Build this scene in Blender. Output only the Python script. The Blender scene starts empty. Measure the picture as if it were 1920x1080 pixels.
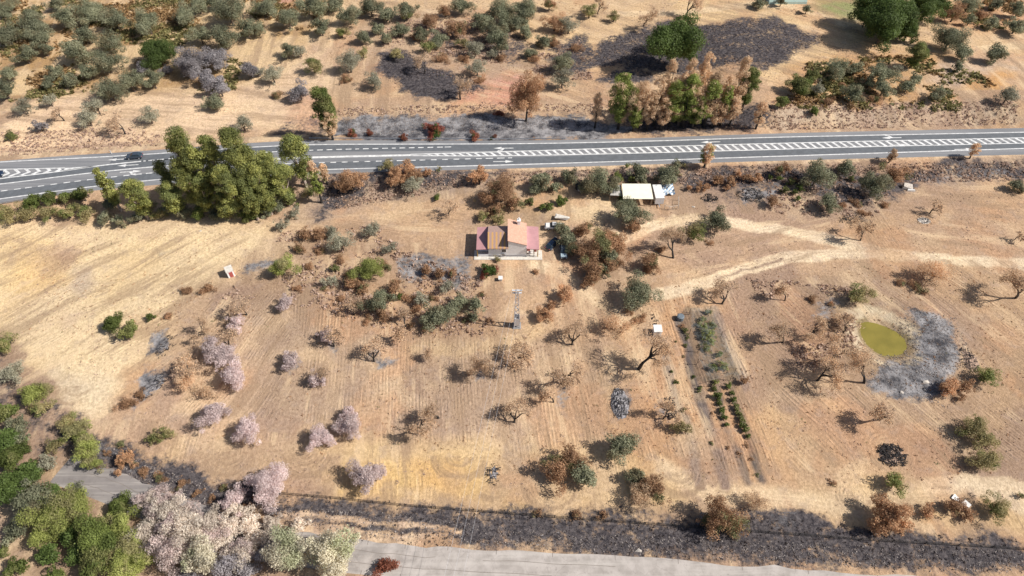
import bpy, math, random
import numpy as np
from mathutils import Vector, Matrix
random.seed(7); RS = np.random.RandomState(7)
R = math.radians
# ------------------------------------------------------------------ camera, world, sun
SC = bpy.context.scene; COL = SC.collection
CAMH, PITCH, FPX = 120.0, R(50), 1281.0
cam = bpy.data.cameras.new('camera'); cam.sensor_width = 36; cam.lens = 36*FPX/1920
cam.clip_end = 6000; cam.clip_start = 1
co = bpy.data.objects.new('camera', cam); COL.objects.link(co)
co.location = (0, 0, CAMH); co.rotation_euler = (math.pi/2-PITCH, 0, 0); SC.camera = co
SUN_EL, SUN_SIDE = R(43), R(-7)
w = bpy.data.worlds.new('World'); SC.world = w; w.use_nodes = True
nt = w.node_tree; nt.nodes.clear()
sky = nt.nodes.new('ShaderNodeTexSky'); sky.sky_type = 'NISHITA'; sky.sun_disc = False
sky.sun_elevation = SUN_EL; sky.sun_rotation = math.pi/2-SUN_SIDE; sky.dust_density = 2.0
bg = nt.nodes.new('ShaderNodeBackground'); bg.inputs[1].default_value = 0.068
wo = nt.nodes.new('ShaderNodeOutputWorld')
nt.links.new(sky.outputs[0], bg.inputs[0]); nt.links.new(bg.outputs[0], wo.inputs[0])
sl = bpy.data.lights.new('sun', 'SUN'); sl.energy = 5.0; sl.angle = R(0.53); sl.color = (1.0, 0.95, 0.87)
so = bpy.data.objects.new('sun', sl); COL.objects.link(so)
sd = Vector((math.cos(SUN_SIDE)*math.cos(SUN_EL), math.sin(SUN_SIDE)*math.cos(SUN_EL), math.sin(SUN_EL)))
so.rotation_euler = sd.to_track_quat('Z', 'Y').to_euler(); so.location = (150, 60, 150)
vs = SC.view_settings; vs.view_transform = 'Standard'; vs.look = 'None'; vs.exposure = 0.22; vs.gamma = 1

# ------------------------------------------------------------------ geometry of the view -> world
CP, SP = math.cos(PITCH), math.sin(PITCH)
def U(px, py, z=0.0):
    a, b = px-960.0, 540.0-py
    dx, dy, dz = a, CP*FPX+SP*b, -SP*FPX+CP*b
    t = (z-CAMH)/dz
    return (dx*t, dy*t)
def depth(x, y, z): return y*CP+(CAMH-z)*SP
def mpp(x, y, z=0): return depth(x, y, z)/FPX            # metres per photograph pixel
def proj(x, y, z):
    d = depth(x, y, z); up = y*SP+(z-CAMH)*CP
    return 960+FPX*x/d, 540-FPX*up/d
# value noise
_L = {}
def vnoise(x, y, s, seed=0):
    if seed not in _L: _L[seed] = np.random.RandomState(100+seed).rand(256, 256)
    L = _L[seed]; u, v = np.asarray(x)/s, np.asarray(y)/s
    i, j = np.floor(u).astype(int), np.floor(v).astype(int); fu, fv = u-i, v-j
    fu = fu*fu*(3-2*fu); fv = fv*fv*(3-2*fv)
    a, b = L[i % 256, j % 256], L[(i+1) % 256, j % 256]; c, d = L[i % 256, (j+1) % 256], L[(i+1) % 256, (j+1) % 256]
    return (a*(1-fu)+b*fu)*(1-fv)+(c*(1-fu)+d*fu)*fv
def fbm(x, y, s, seed=0): return (vnoise(x, y, s, seed)*.55+vnoise(x, y, s/2.1, seed+1)*.3+vnoise(x, y, s/4.7, seed+2)*.15)
def sstep(a, b, x): t = np.clip((x-a)/(b-a), 0, 1); return t*t*(3-2*t)
def dist_poly(x, y, P, closed=True):
    d = np.full(x.shape, 1e9); ins = np.zeros(x.shape, bool); n = len(P)
    for k in range(n if closed else n-1):
        (x0, y0), (x1, y1) = P[k], P[(k+1) % n]
        ex, ey = x1-x0, y1-y0; t = np.clip(((x-x0)*ex+(y-y0)*ey)/(ex*ex+ey*ey+1e-9), 0, 1)
        d = np.minimum(d, np.hypot(x-x0-t*ex, y-y0-t*ey))
        if closed and y0 != y1:
            c = ((y0 > y) != (y1 > y)) & (x < (x1-x0)*(y-y0)/(y1-y0)+x0); ins ^= c
    return np.where(ins, -d, d) if closed else d
def PX(s): return [tuple(float(v) for v in p.split(',')) for p in s.split()]
def W(s, z=0.0): return [U(a, b, z) for a, b in PX(s)]
ROADZ = 1.0
UP_EDGE = W('-260,327 0,302 120,292 250,284.5 400,273 500,266 580,262.5 960,264.5 1200,259.5 1440,250 1920,240 2300,232', ROADZ)
LO_EDGE = W('2300,281 1920,289 1440,301 960,315.5 610,324 450,335 300,345 170,357 100,366 0,381 -260,425', ROADZ)
ROADP = UP_EDGE+LO_EDGE
BANKTOP = W('1400,215 1480,208 1700,205 1900,212 2300,215', 2.0)
POND = W('1611,607 1624,603 1642,606 1662,613 1682,623 1697,637 1701,652 1693,663 1675,668 1655,667 1638,658 1624,645 1614,628', -0.5)
def H(x, y):
    x = np.asarray(x, float); y = np.asarray(y, float)
    h = 0.55*np.sin(x/31+1.1)*np.cos(y/27+.4)+.25*np.sin(x/13+y/17)
    h = h+1.2*(fbm(x, y, 40, 3)-.5)
    near = (np.abs(x) < 420) & (y < 330) & (y > 0)
    d = np.full(x.shape, 999.0)
    if near.any(): d[near] = dist_poly(x[near], y[near], ROADP)
    k = 1-sstep(0.3, 7.0, d); h = h*(1-k)+k*(ROADZ-.06)
    # cut bank on the far side of the highway, right part
    dn = np.maximum(d, 0)
    far = (y > 150+0.0*x)
    bank = sstep(55, 75, x)*far*sstep(1.5, 8, dn)*(1-sstep(20, 75, dn))*3.2*(y > 0)
    midy = np.interp(x, [p[0] for p in UP_EDGE], [p[1] for p in UP_EDGE])
    h = h+bank*(y > midy)
    fx, fy = U(950, 460, 0); kh = 1-sstep(9, 15, np.hypot(x-fx, y-fy)); h = h*(1-kh)
    dp = np.full(x.shape, 99.0); q = (np.abs(x-88) < 30) & (np.abs(y-92) < 40)
    if q.any(): dp[q] = dist_poly(x[q], y[q], POND)
    g = 1-sstep(1.0, 8.0, dp); h = h*(1-g)
    h = h+(sstep(0.2, 5, dp)*(1-sstep(6, 14, dp)))*.7 - (1-sstep(-2.4, 1.9, dp))*1.2
    return h
def Hs(x, y): return float(H(np.array([x]), np.array([y]))[0])
def G(px, py, up=0.0):
    z = 0.0
    for _ in range(6):
        x, y = U(px, py, z+up); z = Hs(x, y)
    return x, y, z

# ------------------------------------------------------------------ material helpers
def nmat(name):
    m = bpy.data.materials.new(name); m.use_nodes = True; t = m.node_tree
    return m, t, t.nodes['Principled BSDF']
def N(t, typ, **kw):
    n = t.nodes.new(typ)
    for k, v in kw.items():
        if k.startswith('i_'): n.inputs[int(k[2:])].default_value = v
        else: setattr(n, k, v)
    return n
def mixc(t, fac, a, b, mode='MIX'):
    n = t.nodes.new('ShaderNodeMix'); n.data_type = 'RGBA'; n.blend_type = mode
    for sock, v in ((0, fac), (6, a), (7, b)):
        if hasattr(v, 'node'): t.links.new(v, n.inputs[sock])
        elif sock == 0: n.inputs[0].default_value = v
        else: n.inputs[sock].default_value = (*v, 1)
    return n.outputs[2]
def mth(t, op, a, b=None, c=None):
    n = t.nodes.new('ShaderNodeMath'); n.operation = op
    for i, v in enumerate((a, b, c)):
        if v is None: continue
        if hasattr(v, 'node'): t.links.new(v, n.inputs[i])
        else: n.inputs[i].default_value = v
    return n.outputs[0]
def mrange(t, v, a, b, c=0.0, d=1.0):
    n = t.nodes.new('ShaderNodeMapRange'); n.interpolation_type = 'SMOOTHSTEP'
    t.links.new(v, n.inputs[0]); n.inputs[1].default_value = a; n.inputs[2].default_value = b
    n.inputs[3].default_value = c; n.inputs[4].default_value = d
    return n.outputs[0]
def noise(t, vec, scale, detail=4, rough=.6):
    n = t.nodes.new('ShaderNodeTexNoise'); n.inputs['Scale'].default_value = scale
    n.inputs['Detail'].default_value = detail; n.inputs['Roughness'].default_value = rough
    if vec is not None: t.links.new(vec, n.inputs['Vector'])
    return n.outputs['Fac']
def bump(t, bs, h, strength=.5, dist=.1):
    b = t.nodes.new('ShaderNodeBump'); b.inputs['Strength'].default_value = strength; b.inputs['Distance'].default_value = dist
    t.links.new(h, b.inputs['Height']); t.links.new(b.outputs[0], bs.inputs['Normal'])
def simple(name, col, rough=.7, var=.15, scale=3.0, metal=0.0):
    m, t, bs = nmat(name); tc = t.nodes.new('ShaderNodeTexCoord')
    n = noise(t, tc.outputs['Object'], scale)
    c = mixc(t, mrange(t, n, .3, .7), tuple(v*(1-var) for v in col), tuple(min(1, v*(1+var)) for v in col))
    t.links.new(c, bs.inputs['Base Color']); bs.inputs['Roughness'].default_value = rough; bs.inputs['Metallic'].default_value = metal
    return m
MAT = {}; LEAFGAIN = 1.5
def leafmat(name, a, b, c=None, cfrac=.5, trans=.38, cs=.35, gain=None):
    a, b, c = (tuple(min(.82, v*(gain or LEAFGAIN)) for v in q) if q else None for q in (a, b, c))
    m, t, bs = nmat(name)
    at = N(t, 'ShaderNodeAttribute', attribute_name='tint')
    oi = t.nodes.new('ShaderNodeObjectInfo')
    geo = t.nodes.new('ShaderNodeNewGeometry'); tc = t.nodes.new('ShaderNodeTexCoord')
    sep = t.nodes.new('ShaderNodeSeparateColor'); t.links.new(at.outputs['Color'], sep.inputs[0])
    col = mixc(t, sep.outputs[0], b, a)
    if c:
        va = t.nodes.new('ShaderNodeVectorMath'); va.operation = 'ADD'; t.links.new(tc.outputs['Object'], va.inputs[0])
        t.links.new(oi.outputs['Location'], va.inputs[1])
        nn = noise(t, va.outputs[0], cs, 2, .5)
        col = mixc(t, mrange(t, nn, .5-.0+(0.5-cfrac)*.5-.04, .5+(0.5-cfrac)*.5+.04), col, mixc(t, sep.outputs[0], tuple(v*.6 for v in c), c))
    br = mth(t, 'MULTIPLY_ADD', oi.outputs['Random'], .4, .8)
    br = mth(t, 'MULTIPLY', br, mth(t, 'MULTIPLY_ADD', sep.outputs[1], .5, .75))
    mu = t.nodes.new('ShaderNodeVectorMath'); mu.operation = 'SCALE'; t.links.new(col, mu.inputs[0]); t.links.new(br, mu.inputs['Scale'])
    t.links.new(mu.outputs[0], bs.inputs['Base Color']); bs.inputs['Roughness'].default_value = .6
    bs.inputs['Specular IOR Level'].default_value = .25
    tr = t.nodes.new('ShaderNodeBsdfTranslucent'); t.links.new(mu.outputs[0], tr.inputs[0])
    mx = t.nodes.new('ShaderNodeMixShader'); mx.inputs[0].default_value = trans
    out = [n for n in t.nodes if n.type == 'OUTPUT_MATERIAL'][0]
    t.links.new(bs.outputs[0], mx.inputs[1]); t.links.new(tr.outputs[0], mx.inputs[2]); t.links.new(mx.outputs[0], out.inputs[0])
    MAT[name] = m
leafmat('olive_leaf', (.25, .25, .165), (.11, .12, .075), (.20, .18, .11), .35, cs=.3)
leafmat('grey_leaf', (.30, .29, .22), (.20, .19, .14))
leafmat('lilac_leaf', (.33, .31, .32), (.22, .20, .21), gain=1.25)
leafmat('pink_leaf', (.60, .51, .50), (.44, .36, .35), gain=1.35)
leafmat('cream_leaf', (.66, .58, .50), (.48, .41, .35), (.64, .53, .50), .45, cs=.12, gain=1.28)
leafmat('palegreen_leaf', (.42, .43, .29), (.27, .28, .17), (.64, .59, .46), .55, cs=.12, gain=1.25)
leafmat('scorched_leaf', (.50, .31, .18), (.28, .17, .10), gain=1.35)
leafmat('brown_leaf', (.36, .22, .13), (.20, .12, .07), (.17, .17, .08), .28, cs=.25)
leafmat('tan_leaf', (.54, .41, .28), (.44, .32, .22), trans=.5)
leafmat('rust_leaf', (.36, .14, .09), (.22, .08, .05), (.12, .15, .05), .3, cs=.3, gain=1.0)
leafmat('redgreen_leaf', (.30, .09, .06), (.20, .06, .04), (.08, .13, .03), .5, cs=.25, gain=1.2)
leafmat('eucalyptus_leaf', (.31, .31, .10), (.09, .105, .035), (.18, .20, .075), .4, cs=.2)
leafmat('green_leaf', (.135, .165, .045), (.055, .072, .02), (.18, .185, .07), .45, cs=.2)
leafmat('dark_leaf', (.10, .14, .04), (.05, .075, .02))
leafmat('yellow_leaf', (.29, .31, .10), (.16, .18, .05), (.27, .25, .12), .4, cs=.2)
leafmat('beige_leaf', (.58, .42, .29), (.40, .28, .18))
leafmat('beigegreen_leaf', (.54, .40, .27), (.36, .25, .16), (.22, .26, .07), .55, cs=.2)
leafmat('drygreen_leaf', (.30, .26, .13), (.19, .16, .075), (.18, .20, .07), .4, cs=.25)
def barkmat(name, c):
    MAT[name] = simple(name, c, .9, .35, 2.0)
barkmat('bark', (.13, .10, .08)); barkmat('burnt_bark', (.035, .03, .028)); barkmat('twig', (.36, .26, .19)); barkmat('pale_bark', (.38, .31, .27))

# ------------------------------------------------------------------ mesh helpers
class MB:
    def __init__(s): s.v = []; s.f = []; s.mi = []
    def quad(s, pts, m=0):
        b = len(s.v); s.v += [tuple(p) for p in pts]; s.f.append(tuple(range(b, b+len(pts)))); s.mi.append(m); return s
    def hexa(s, b4, t4, m=0):
        b = len(s.v); s.v += [tuple(p) for p in b4]+[tuple(p) for p in t4]
        for f in ((3, 2, 1, 0), (4, 5, 6, 7), (0, 1, 5, 4), (1, 2, 6, 5), (2, 3, 7, 6), (3, 0, 4, 7)):
            s.f.append(tuple(b+i for i in f)); s.mi.append(m)
        return s
    def box(s, x0, x1, y0, y1, z0, z1, m=0):
        return s.hexa([(x0, y0, z0), (x1, y0, z0), (x1, y1, z0), (x0, y1, z0)], [(x0, y0, z1), (x1, y0, z1), (x1, y1, z1), (x0, y1, z1)], m)
    def tube(s, p, q, r0, r1, n=5, m=0, cap=True):
        p, q = Vector(p), Vector(q); d = (q-p)
        if d.length < 1e-6: return s
        d.normalize(); a = d.orthogonal().normalized(); c = d.cross(a); b = len(s.v)
        for P, r in ((p, r0), (q, r1)):
            for k in range(n):
                an = 2*math.pi*k/n; s.v.append(tuple(P+a*(r*math.cos(an))+c*(r*math.sin(an))))
        for k in range(n):
            s.f.append((b+k, b+(k+1) % n, b+n+(k+1) % n, b+n+k)); s.mi.append(m)
        if cap:
            s.f.append(tuple(b+n+k for k in range(n))); s.mi.append(m); s.f.append(tuple(b+n-1-k for k in range(n))); s.mi.append(m)
        return s
    def prism(s, prof, y0, y1, m=0, inset=0):
        """profile in x,z extruded along y"""
        n = len(prof); b = len(s.v)
        s.v += [(x, y0, z) for x, z in prof]+[(x, y1, z) for x, z in prof]
        s.f.append(tuple(range(b, b+n))); s.f.append(tuple(range(b+2*n-1, b+n-1, -1))); s.mi += [m, m]
        for k in range(n): s.f.append((b+(k+1) % n, b+k, b+n+k, b+n+(k+1) % n)); s.mi.append(m)
        return s
    def mesh(s, name, mats):
        me = bpy.data.meshes.new(name); me.from_pydata(s.v, [], s.f)
        for m in (mats if isinstance(mats, (list, tuple)) else [mats]): me.materials.append(m)
        me.polygons.foreach_set('material_index', s.mi); me.update(); return me
def link(name, me, parent=None, loc=(0, 0, 0), rz=0):
    o = bpy.data.objects.new(name, me); COL.objects.link(o); o.location = loc; o.rotation_euler = (0, 0, rz)
    if parent: o.parent = parent
    return o
def tag(o, label=None, cat=None, group=None, kind=None):
    for k, v in (('label', label), ('category', cat), ('group', group), ('kind', kind)):
        if v: o[k] = v
    return o
def thing(name, label, cat, loc=(0, 0, 0), rz=0, group=None):
    o = link(name, None, None, loc, rz); return tag(o, label, cat, group)
def part(name, mb, mats, parent): return link(name, mb.mesh(name, mats), parent)
def fastmesh(name, V, F, mats, tint=None):
    """V (n,3), F (m,k) of constant face size"""
    me = bpy.data.meshes.new(name); k = F.shape[1]
    me.vertices.add(len(V)); me.vertices.foreach_set('co', V.astype(np.float32).ravel())
    me.loops.add(F.size); me.loops.foreach_set('vertex_index', F.astype(np.int32).ravel())
    me.polygons.add(len(F)); me.polygons.foreach_set('loop_start', np.arange(0, F.size, k, dtype=np.int32))
    me.polygons.foreach_set('loop_total', np.full(len(F), k, np.int32))
    for m in mats: me.materials.append(m)
    if tint is not None:
        a = me.color_attributes.new('tint', 'FLOAT_COLOR', 'POINT')
        a.data.foreach_set('color', tint.astype(np.float32).ravel())
    me.update(); me.validate(); return me

# ------------------------------------------------------------------ GROUND
print('ground')
def axis(lo, hi, st, far):
    a = list(np.arange(lo, hi+.01, st)); s = st; x = hi
    while x < far: s *= 1.35; x += s; a.append(x)
    s = st; x = lo; pre = []
    while x > -far: s *= 1.35; x -= s; pre.append(x)
    return np.array(pre[::-1]+a)
xs = axis(-205, 205, .5, 2500); ys = axis(20, 262, .5, 2500)
XX, YY = np.meshgrid(xs, ys); gx, gy = XX.ravel(), YY.ravel()
gz = H(gx, gy)
n = len(gx)
# warped coordinates make patch outlines ragged
wx = gx+(fbm(gx, gy, 6, 20)-.5)*5+(vnoise(gx, gy, 1.3, 30)-.5)*1.2; wy = gy+(fbm(gx, gy, 6, 24)-.5)*5+(vnoise(gx, gy, 1.3, 31)-.5)*1.2
wq = np.clip((gy-30)/80, .45, 1); wx2 = wx+(fbm(gx, gy, 17, 150)-.5)*11*wq; wy2 = wy+(fbm(gx, gy, 17, 154)-.5)*9*wq
soil = np.tile(np.array([.49, .335, .22]), (n, 1))
char = np.zeros(n); ash = np.zeros(n); scrubm = np.zeros(n)
def region(poly, soft=1.0, warp=True, pad=8):
    P = W(poly); xa = [p[0] for p in P]; ya = [p[1] for p in P]
    q = np.where((gx > min(xa)-pad) & (gx < max(xa)+pad) & (gy > min(ya)-pad) & (gy < max(ya)+pad))[0]
    X, Y = (wx2[q], wy2[q]) if warp == 2 else (wx[q], wy[q]) if warp else (gx[q], gy[q])
    d = dist_poly(X, Y, P); return q, 1-sstep(-soft, soft, d)
def paint(poly, col, a=1.0, soft=2.0, warp=True):
    q, m = region(poly, soft, warp, 8+soft); m = (m*a)[:, None]; soil[q] = soil[q]*(1-m)+np.array(col)*m
def burn(poly, a=1.0, soft=2.0, arr=None):
    arr = char if arr is None else arr
    q, m = region(poly, soft*1.9, 2, 10+soft); arr[q] = np.maximum(arr[q], m*a)
def track(line, width, col, a=1.0, soft=.45, wob=True):
    P = W(line); xa = [p[0] for p in P]; ya = [p[1] for p in P]; pad = width+4
    q = np.where((gx > min(xa)-pad) & (gx < max(xa)+pad) & (gy > min(ya)-pad) & (gy < max(ya)+pad))[0]
    X, Y = gx[q]+(wx[q]-gx[q])*.35, gy[q]+(wy[q]-gy[q])*.35
    d = dist_poly(X, Y, P, False); m = (1-sstep(width/2-soft, width/2+soft, d))*a; m2 = m[:, None]
    soil[q] = soil[q]*(1-m2)+np.array(col)*m2; char[q] *= (1-m); ash[q] *= (1-m)
    return q, m
SAND = (.74, .58, .375); PALE = (.72, .575, .41); ORNG = (.62, .385, .17); PINKT = (.46, .335, .245); YEL = (.64, .44, .20)
RED = (.40, .215, .12); STRAW = (.58, .42, .245); MAUVE = (.36, .265, .225)
# broad zones
paint('-300,420 0,415 160,418 320,412 500,425 520,470 430,520 350,570 320,640 300,700 250,780 150,770 60,690 0,640 -300,700', SAND, 1, 6)
paint('0,440 90,450 150,480 60,560 0,600', YEL, .55, 5)
paint('60,480 110,470 130,520 70,560 40,530', ORNG, .35, 4)
paint('220,470 330,460 280,530 180,560', YEL, .3, 6)
paint('100,700 200,720 190,790 110,770', (.66, .56, .42), .7, 5)
paint('360,560 560,540 900,640 1130,640 1150,830 900,830 600,830 430,800 330,830 300,800 330,700', PINKT, .9, 5)
paint('560,760 900,740 1120,760 1130,830 600,830', (.46, .335, .25), .5, 6)
paint('300,840 460,810 1120,830 1260,860 1440,900 1920,910 2300,900 2300,1000 1720,985 1440,960 1000,955 700,938 520,890 400,910 310,880', STRAW, .9, 3)
paint('740,860 860,850 900,900 960,930 1000,950 760,940 650,925 600,890', YEL, .8, 4)
paint('780,860 850,865 860,930 790,920', ORNG, .8, 4)
paint('1180,820 1300,830 1320,900 1200,880', (.50, .29, .15), .6, 4)
paint('1400,500 1600,480 1920,520 2300,520 2300,900 1440,900 1380,640', (.52, .36, .235), .8, 5)
paint('1230,560 1390,560 1500,910 1270,910 1200,720', (.50, .30, .175), .75, 3)
paint('1380,640 1460,640 1540,900 1440,900', (.55, .38, .23), .7, 3)
paint('1560,700 1700,780 1560,880 1500,760', (.58, .42, .27), .5, 6)
# olive groves / upper hills
paint('-300,-200 620,-200 640,60 560,90 620,160 480,230 0,280 -300,300', (.58, .43, .265), 1, 5)
paint('0,200 150,180 380,168 450,150 600,90 640,150 520,230 300,260 0,290', (.66, .49, .345), .9, 4)
paint('640,-100 1900,-100 1900,130 640,100', (.60, .44, .27), .6, 6)
paint('1260,-20 1420,10 1560,50 1700,100 1700,125 1560,120 1440,170 1400,150 1560,60 1260,40', (.63, .46, .27), .9, 3)
paint('860,200 900,140 960,135 1000,160 1010,205 900,205', (.66, .31, .25), 1, 2)
paint('540,175 600,160 620,230 560,240', (.58, .34, .24), .6, 3)
paint('480,0 560,0 560,14 500,12', (.48, .24, .19), .8, 2)
paint('640,205 960,195 1180,195 1180,205 960,210 640,222', (.60, .46, .30), .8, 2)
paint('1490,120 1760,110 1900,200 1920,240 1500,240 1440,215', (.46, .28, .14), .85, 4)
paint('1440,215 1560,205 1880,205 1920,230 1900,238 1440,248', (.44, .345, .26), 1, 2)
paint('1740,0 1920,0 1920,70 1780,60 1745,40', (.50, .27, .15), .6, 4)
paint('1760,130 1860,100 1920,130 1920,150 1840,160 1780,180 1730,170', (.45, .36, .30), .8, 3)
paint('1800,165 1860,145 1900,150 1880,175 1810,180', (.54, .30, .12), .8, 3)
paint('1520,-60 1640,-60 1640,30 1600,42 1545,28 1500,-10', (.25, .28, .12), .9, 3)
paint('1050,40 1090,50 1150,130 1110,135', (.66, .48, .29), 1, 3)
paint('1700,600 1720,640 1700,690 1640,705 1650,690 1690,680 1715,650', (.22, .18, .16), .8, 1)
paint('1790,600 1815,650 1800,690 1806,650', (.60, .50, .38), .9, 1)
paint('540,430 720,420 760,470 900,500 940,560 930,640 760,640 600,580 420,560 380,530', (.34, .235, .165), .6, 5)
paint('130,510 175,498 180,540 150,560 125,540', (.42, .34, .29), .6, 2)
paint('100,455 145,470 130,500 95,480', (.45, .25, .17), .5, 2)
paint('270,435 310,430 300,450 265,455', (.45, .30, .22), .5, 2)
paint('300,460 330,470 305,480', (.42, .36, .29), .6, 1)
paint('110,585 160,590 140,610 105,605', (.50, .36, .28), .5, 2)
paint('250,595 330,600 320,640 270,640', (.60, .42, .27), .5, 2)
paint('0,620 25,640 60,690 100,750 60,740 0,680', (.40, .28, .19), .8, 2)
paint('660,530 940,540 920,640 760,620', (.36, .23, .145), .55, 4)
paint('700,20 900,20 1010,130 900,180 700,150 620,80', (.40, .29, .215), .75, 6)
paint('900,370 1070,360 1110,400 1000,430 890,430', (.38, .29, .17), .6, 3)
paint('1440,330 1680,340 1640,410 1440,400', (.40, .27, .17), .7, 3)
paint('1100,470 1200,470 1230,530 1110,520', (.40, .28, .18), .6, 3)
paint('1400,510 1640,510 1760,540 1780,620 1900,900 1830,900 1600,760 1450,600', (.40, .285, .21), .55, 6)
paint('1690,420 1900,400 1920,480 1720,470', (.42, .30, .22), .5, 5)
paint('1470,520 1600,540 1600,700 1500,690', (.36, .25, .18), .5, 4)
paint('280,590 420,560 480,740 300,800 230,770', (.46, .32, .21), .5, 5)
paint('230,700 300,680 280,770 215,775', (.48, .27, .15), .6, 2)
paint('-300,640 30,660 100,760 130,860 250,920 400,960 560,1000 680,1040 680,1200 -300,1200', (.30, .215, .155), .75, 3)
paint('0,930 60,950 80,1000 40,1040 0,1040', (.62, .47, .31), .8, 1.5)
paint('60,870 110,900 130,930 100,930 60,900', (.62, .46, .29), .8, 1)
# patchy ochre undergrowth in the upper left
q, m = region('-300,-200 640,-200 640,10 560,80 470,60 440,165 120,178 0,230 -300,300', 5)
u = sstep(.46, .60, fbm(gx[q], gy[q], 14, 50)); u = (u*m)[:, None]
soil[q] = soil[q]*(1-u*.8)+np.array((.33, .20, .095))*u*.8; scrubm[q] = np.maximum(scrubm[q], u[:, 0])
# verge under the highway
VERGE = '575,325 960,320 1250,318 1600,305 1920,297 2300,285 2300,330 1920,330 1760,345 1690,360 1640,400 1560,410 1440,395 1290,395 1250,370 1000,330 900,372 700,378 600,420 520,420'
paint(VERGE, (.36, .27, .21), .85, 2)
burn('590,330 960,322 1150,322 1920,302 2300,292 2300,340 1920,338 1760,335 1700,355 1560,395 1480,360 1300,350 1000,325 880,362 800,372 700,360 600,400 560,410', .86, 3)
paint('880,372 1150,392 1300,392 1300,400 1000,400 900,400', (.50, .33, .19), .8, 3)
# char
for s_, a in (('700,105 760,95 800,120 890,150 910,170 870,190 800,185 740,175 720,150 680,130', 1.0),
              ('790,40 960,60 1000,90 960,130 890,110 800,100', .6), ('600,80 720,70 700,110 640,120', .3),
              ('1140,65 1250,40 1420,35 1500,50 1540,85 1490,120 1440,140 1340,140 1260,150 1150,130 1100,140 1080,120', .8),
              ('1050,70 1110,60 1130,120 1100,150 1040,150 1010,120', .75),
              ('960,205 1190,210 1200,245 960,245', .45), ('1120,150 1180,130 1230,140 1240,165 1120,165', .85),
              ('1170,215 1450,210 1450,250 1170,262', .8), ('1560,55 1640,60 1720,95 1640,80 1590,85', .0),
              ('560,215 640,200 640,240 620,262 480,262 500,240', .6),
              ('740,490 800,470 890,470 900,530 860,550 760,530', .35),
              ('1560,400 1600,395 1620,425 1580,425', .7), ('1280,340 1440,335 1440,395 1300,385', .45),
              ('100,760 150,790 200,820 260,850 300,885 420,920 540,925 700,940 880,948 960,952 1100,960 1250,975 1300,960 1440,962 1620,975 1700,995 1920,1012 2300,1030 2300,1110 1700,1075 1440,1060 960,1031 680,1022 560,985 440,960 320,900 200,890 120,860', .86), ('960,950 1250,972 1300,960 1440,962 1700,992 1700,1010 1440,985 960,975', 1.0), ('840,1015 1100,1030 1440,1050 1700,1066 1700,1075 1440,1062 960,1032', 1.0), ('600,935 960,955 960,975 600,950', 1.0),
              ('150,790 215,825 270,845 330,868 430,900 520,918 520,965 430,955 330,930 240,895 170,860', 1.1),
              ('-100,640 30,660 60,700 100,760 140,800 120,880 60,860 0,800 -100,800', .5),
              ('1570,560 1640,570 1600,590 1570,590', .5),
              ('1690,575 1740,600 1700,650 1720,700 1640,700 1700,650 1715,630', .5)):
    burn(s_, a)
for s_, a in (('640,222 720,214 960,212 1130,225 1180,240 1120,262 640,260', .95),
              ('1310,90 1480,90 1440,140 1340,130', .15),
              ('294,625 330,616 334,650 314,668 292,684', .9), ('290,700 335,695 320,730 262,772 265,745', .9),
              ('440,500 520,488 540,500 480,518 440,516', .8),
              ('740,485 800,465 890,470 905,520 870,545 800,520 745,520', .7),
              ('1692,578 1742,590 1782,610 1812,655 1800,700 1782,745 1740,752 1690,738 1640,726 1600,704 1655,694 1705,680 1726,650 1712,610', .9),
              ('1510,570 1560,565 1580,590 1560,620 1520,610', .6),
              ('1150,735 1170,730 1182,760 1170,785 1150,775', 1), ('690,670 725,658 720,680 695,690', .9),
              ('1060,715 1075,715 1072,760 1060,760', .8), ('1215,625 1245,640 1245,665 1210,640', .6),
              ('620,640 650,625 640,665', .8), ('548,690 568,672 552,708', .8), ('610,725 625,690 612,740', .7), ('905,685 925,670 922,710 908,705', .9),
              ('1640,580 1590,590 1605,650 1650,680 1610,680 1580,600', .0), ('820,890 60,890 0,880 0,860', 0),
              ('1310,955 1345,960 1340,985 1290,980', .8), ('1460,975 1510,970 1500,1000 1450,1000', .7), ('1230,750 1262,760 1258,795 1232,790', .6),
              ('1370,350 1440,345 1445,370 1390,380', .75), ('1690,330 1900,310 1900,335 1720,350', .5),
              ('200,820 300,870 290,900 180,870', .5), ('1180,990 1440,1000 1440,1050 1180,1040', .2)):
    if a: burn(s_, a, 1.2, ash)
# pond banks
paint('1585,590 1625,575 1690,600 1730,640 1725,670 1690,685 1640,680 1610,670 1590,640', (.47, .37, .25), .9, 1.5)
paint('1600,590 1640,585 1690,605 1715,640 1700,625 1660,605 1625,598 1605,610', (.62, .51, .37), 1, 1)
q = np.where((np.abs(gx-88) < 30) & (np.abs(gy-92) < 40))[0]; dpn = dist_poly(gx[q], gy[q], POND)+(fbm(gx[q], gy[q], 4, 140)-.5)*1.6
for lo_, hi_, c_, a_ in ((3.2, 7.5, (.30, .22, .15), .55), (.9, 3.6, (.64, .54, .40), .9), (-9, 1.0, (.27, .22, .12), .95)):
    m = sstep(lo_-.5, lo_+.3, dpn)*(1-sstep(hi_-.5, hi_+.6, dpn))*a_; soil[q] = soil[q]*(1-m[:, None])+np.array(c_)*m[:, None]
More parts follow.
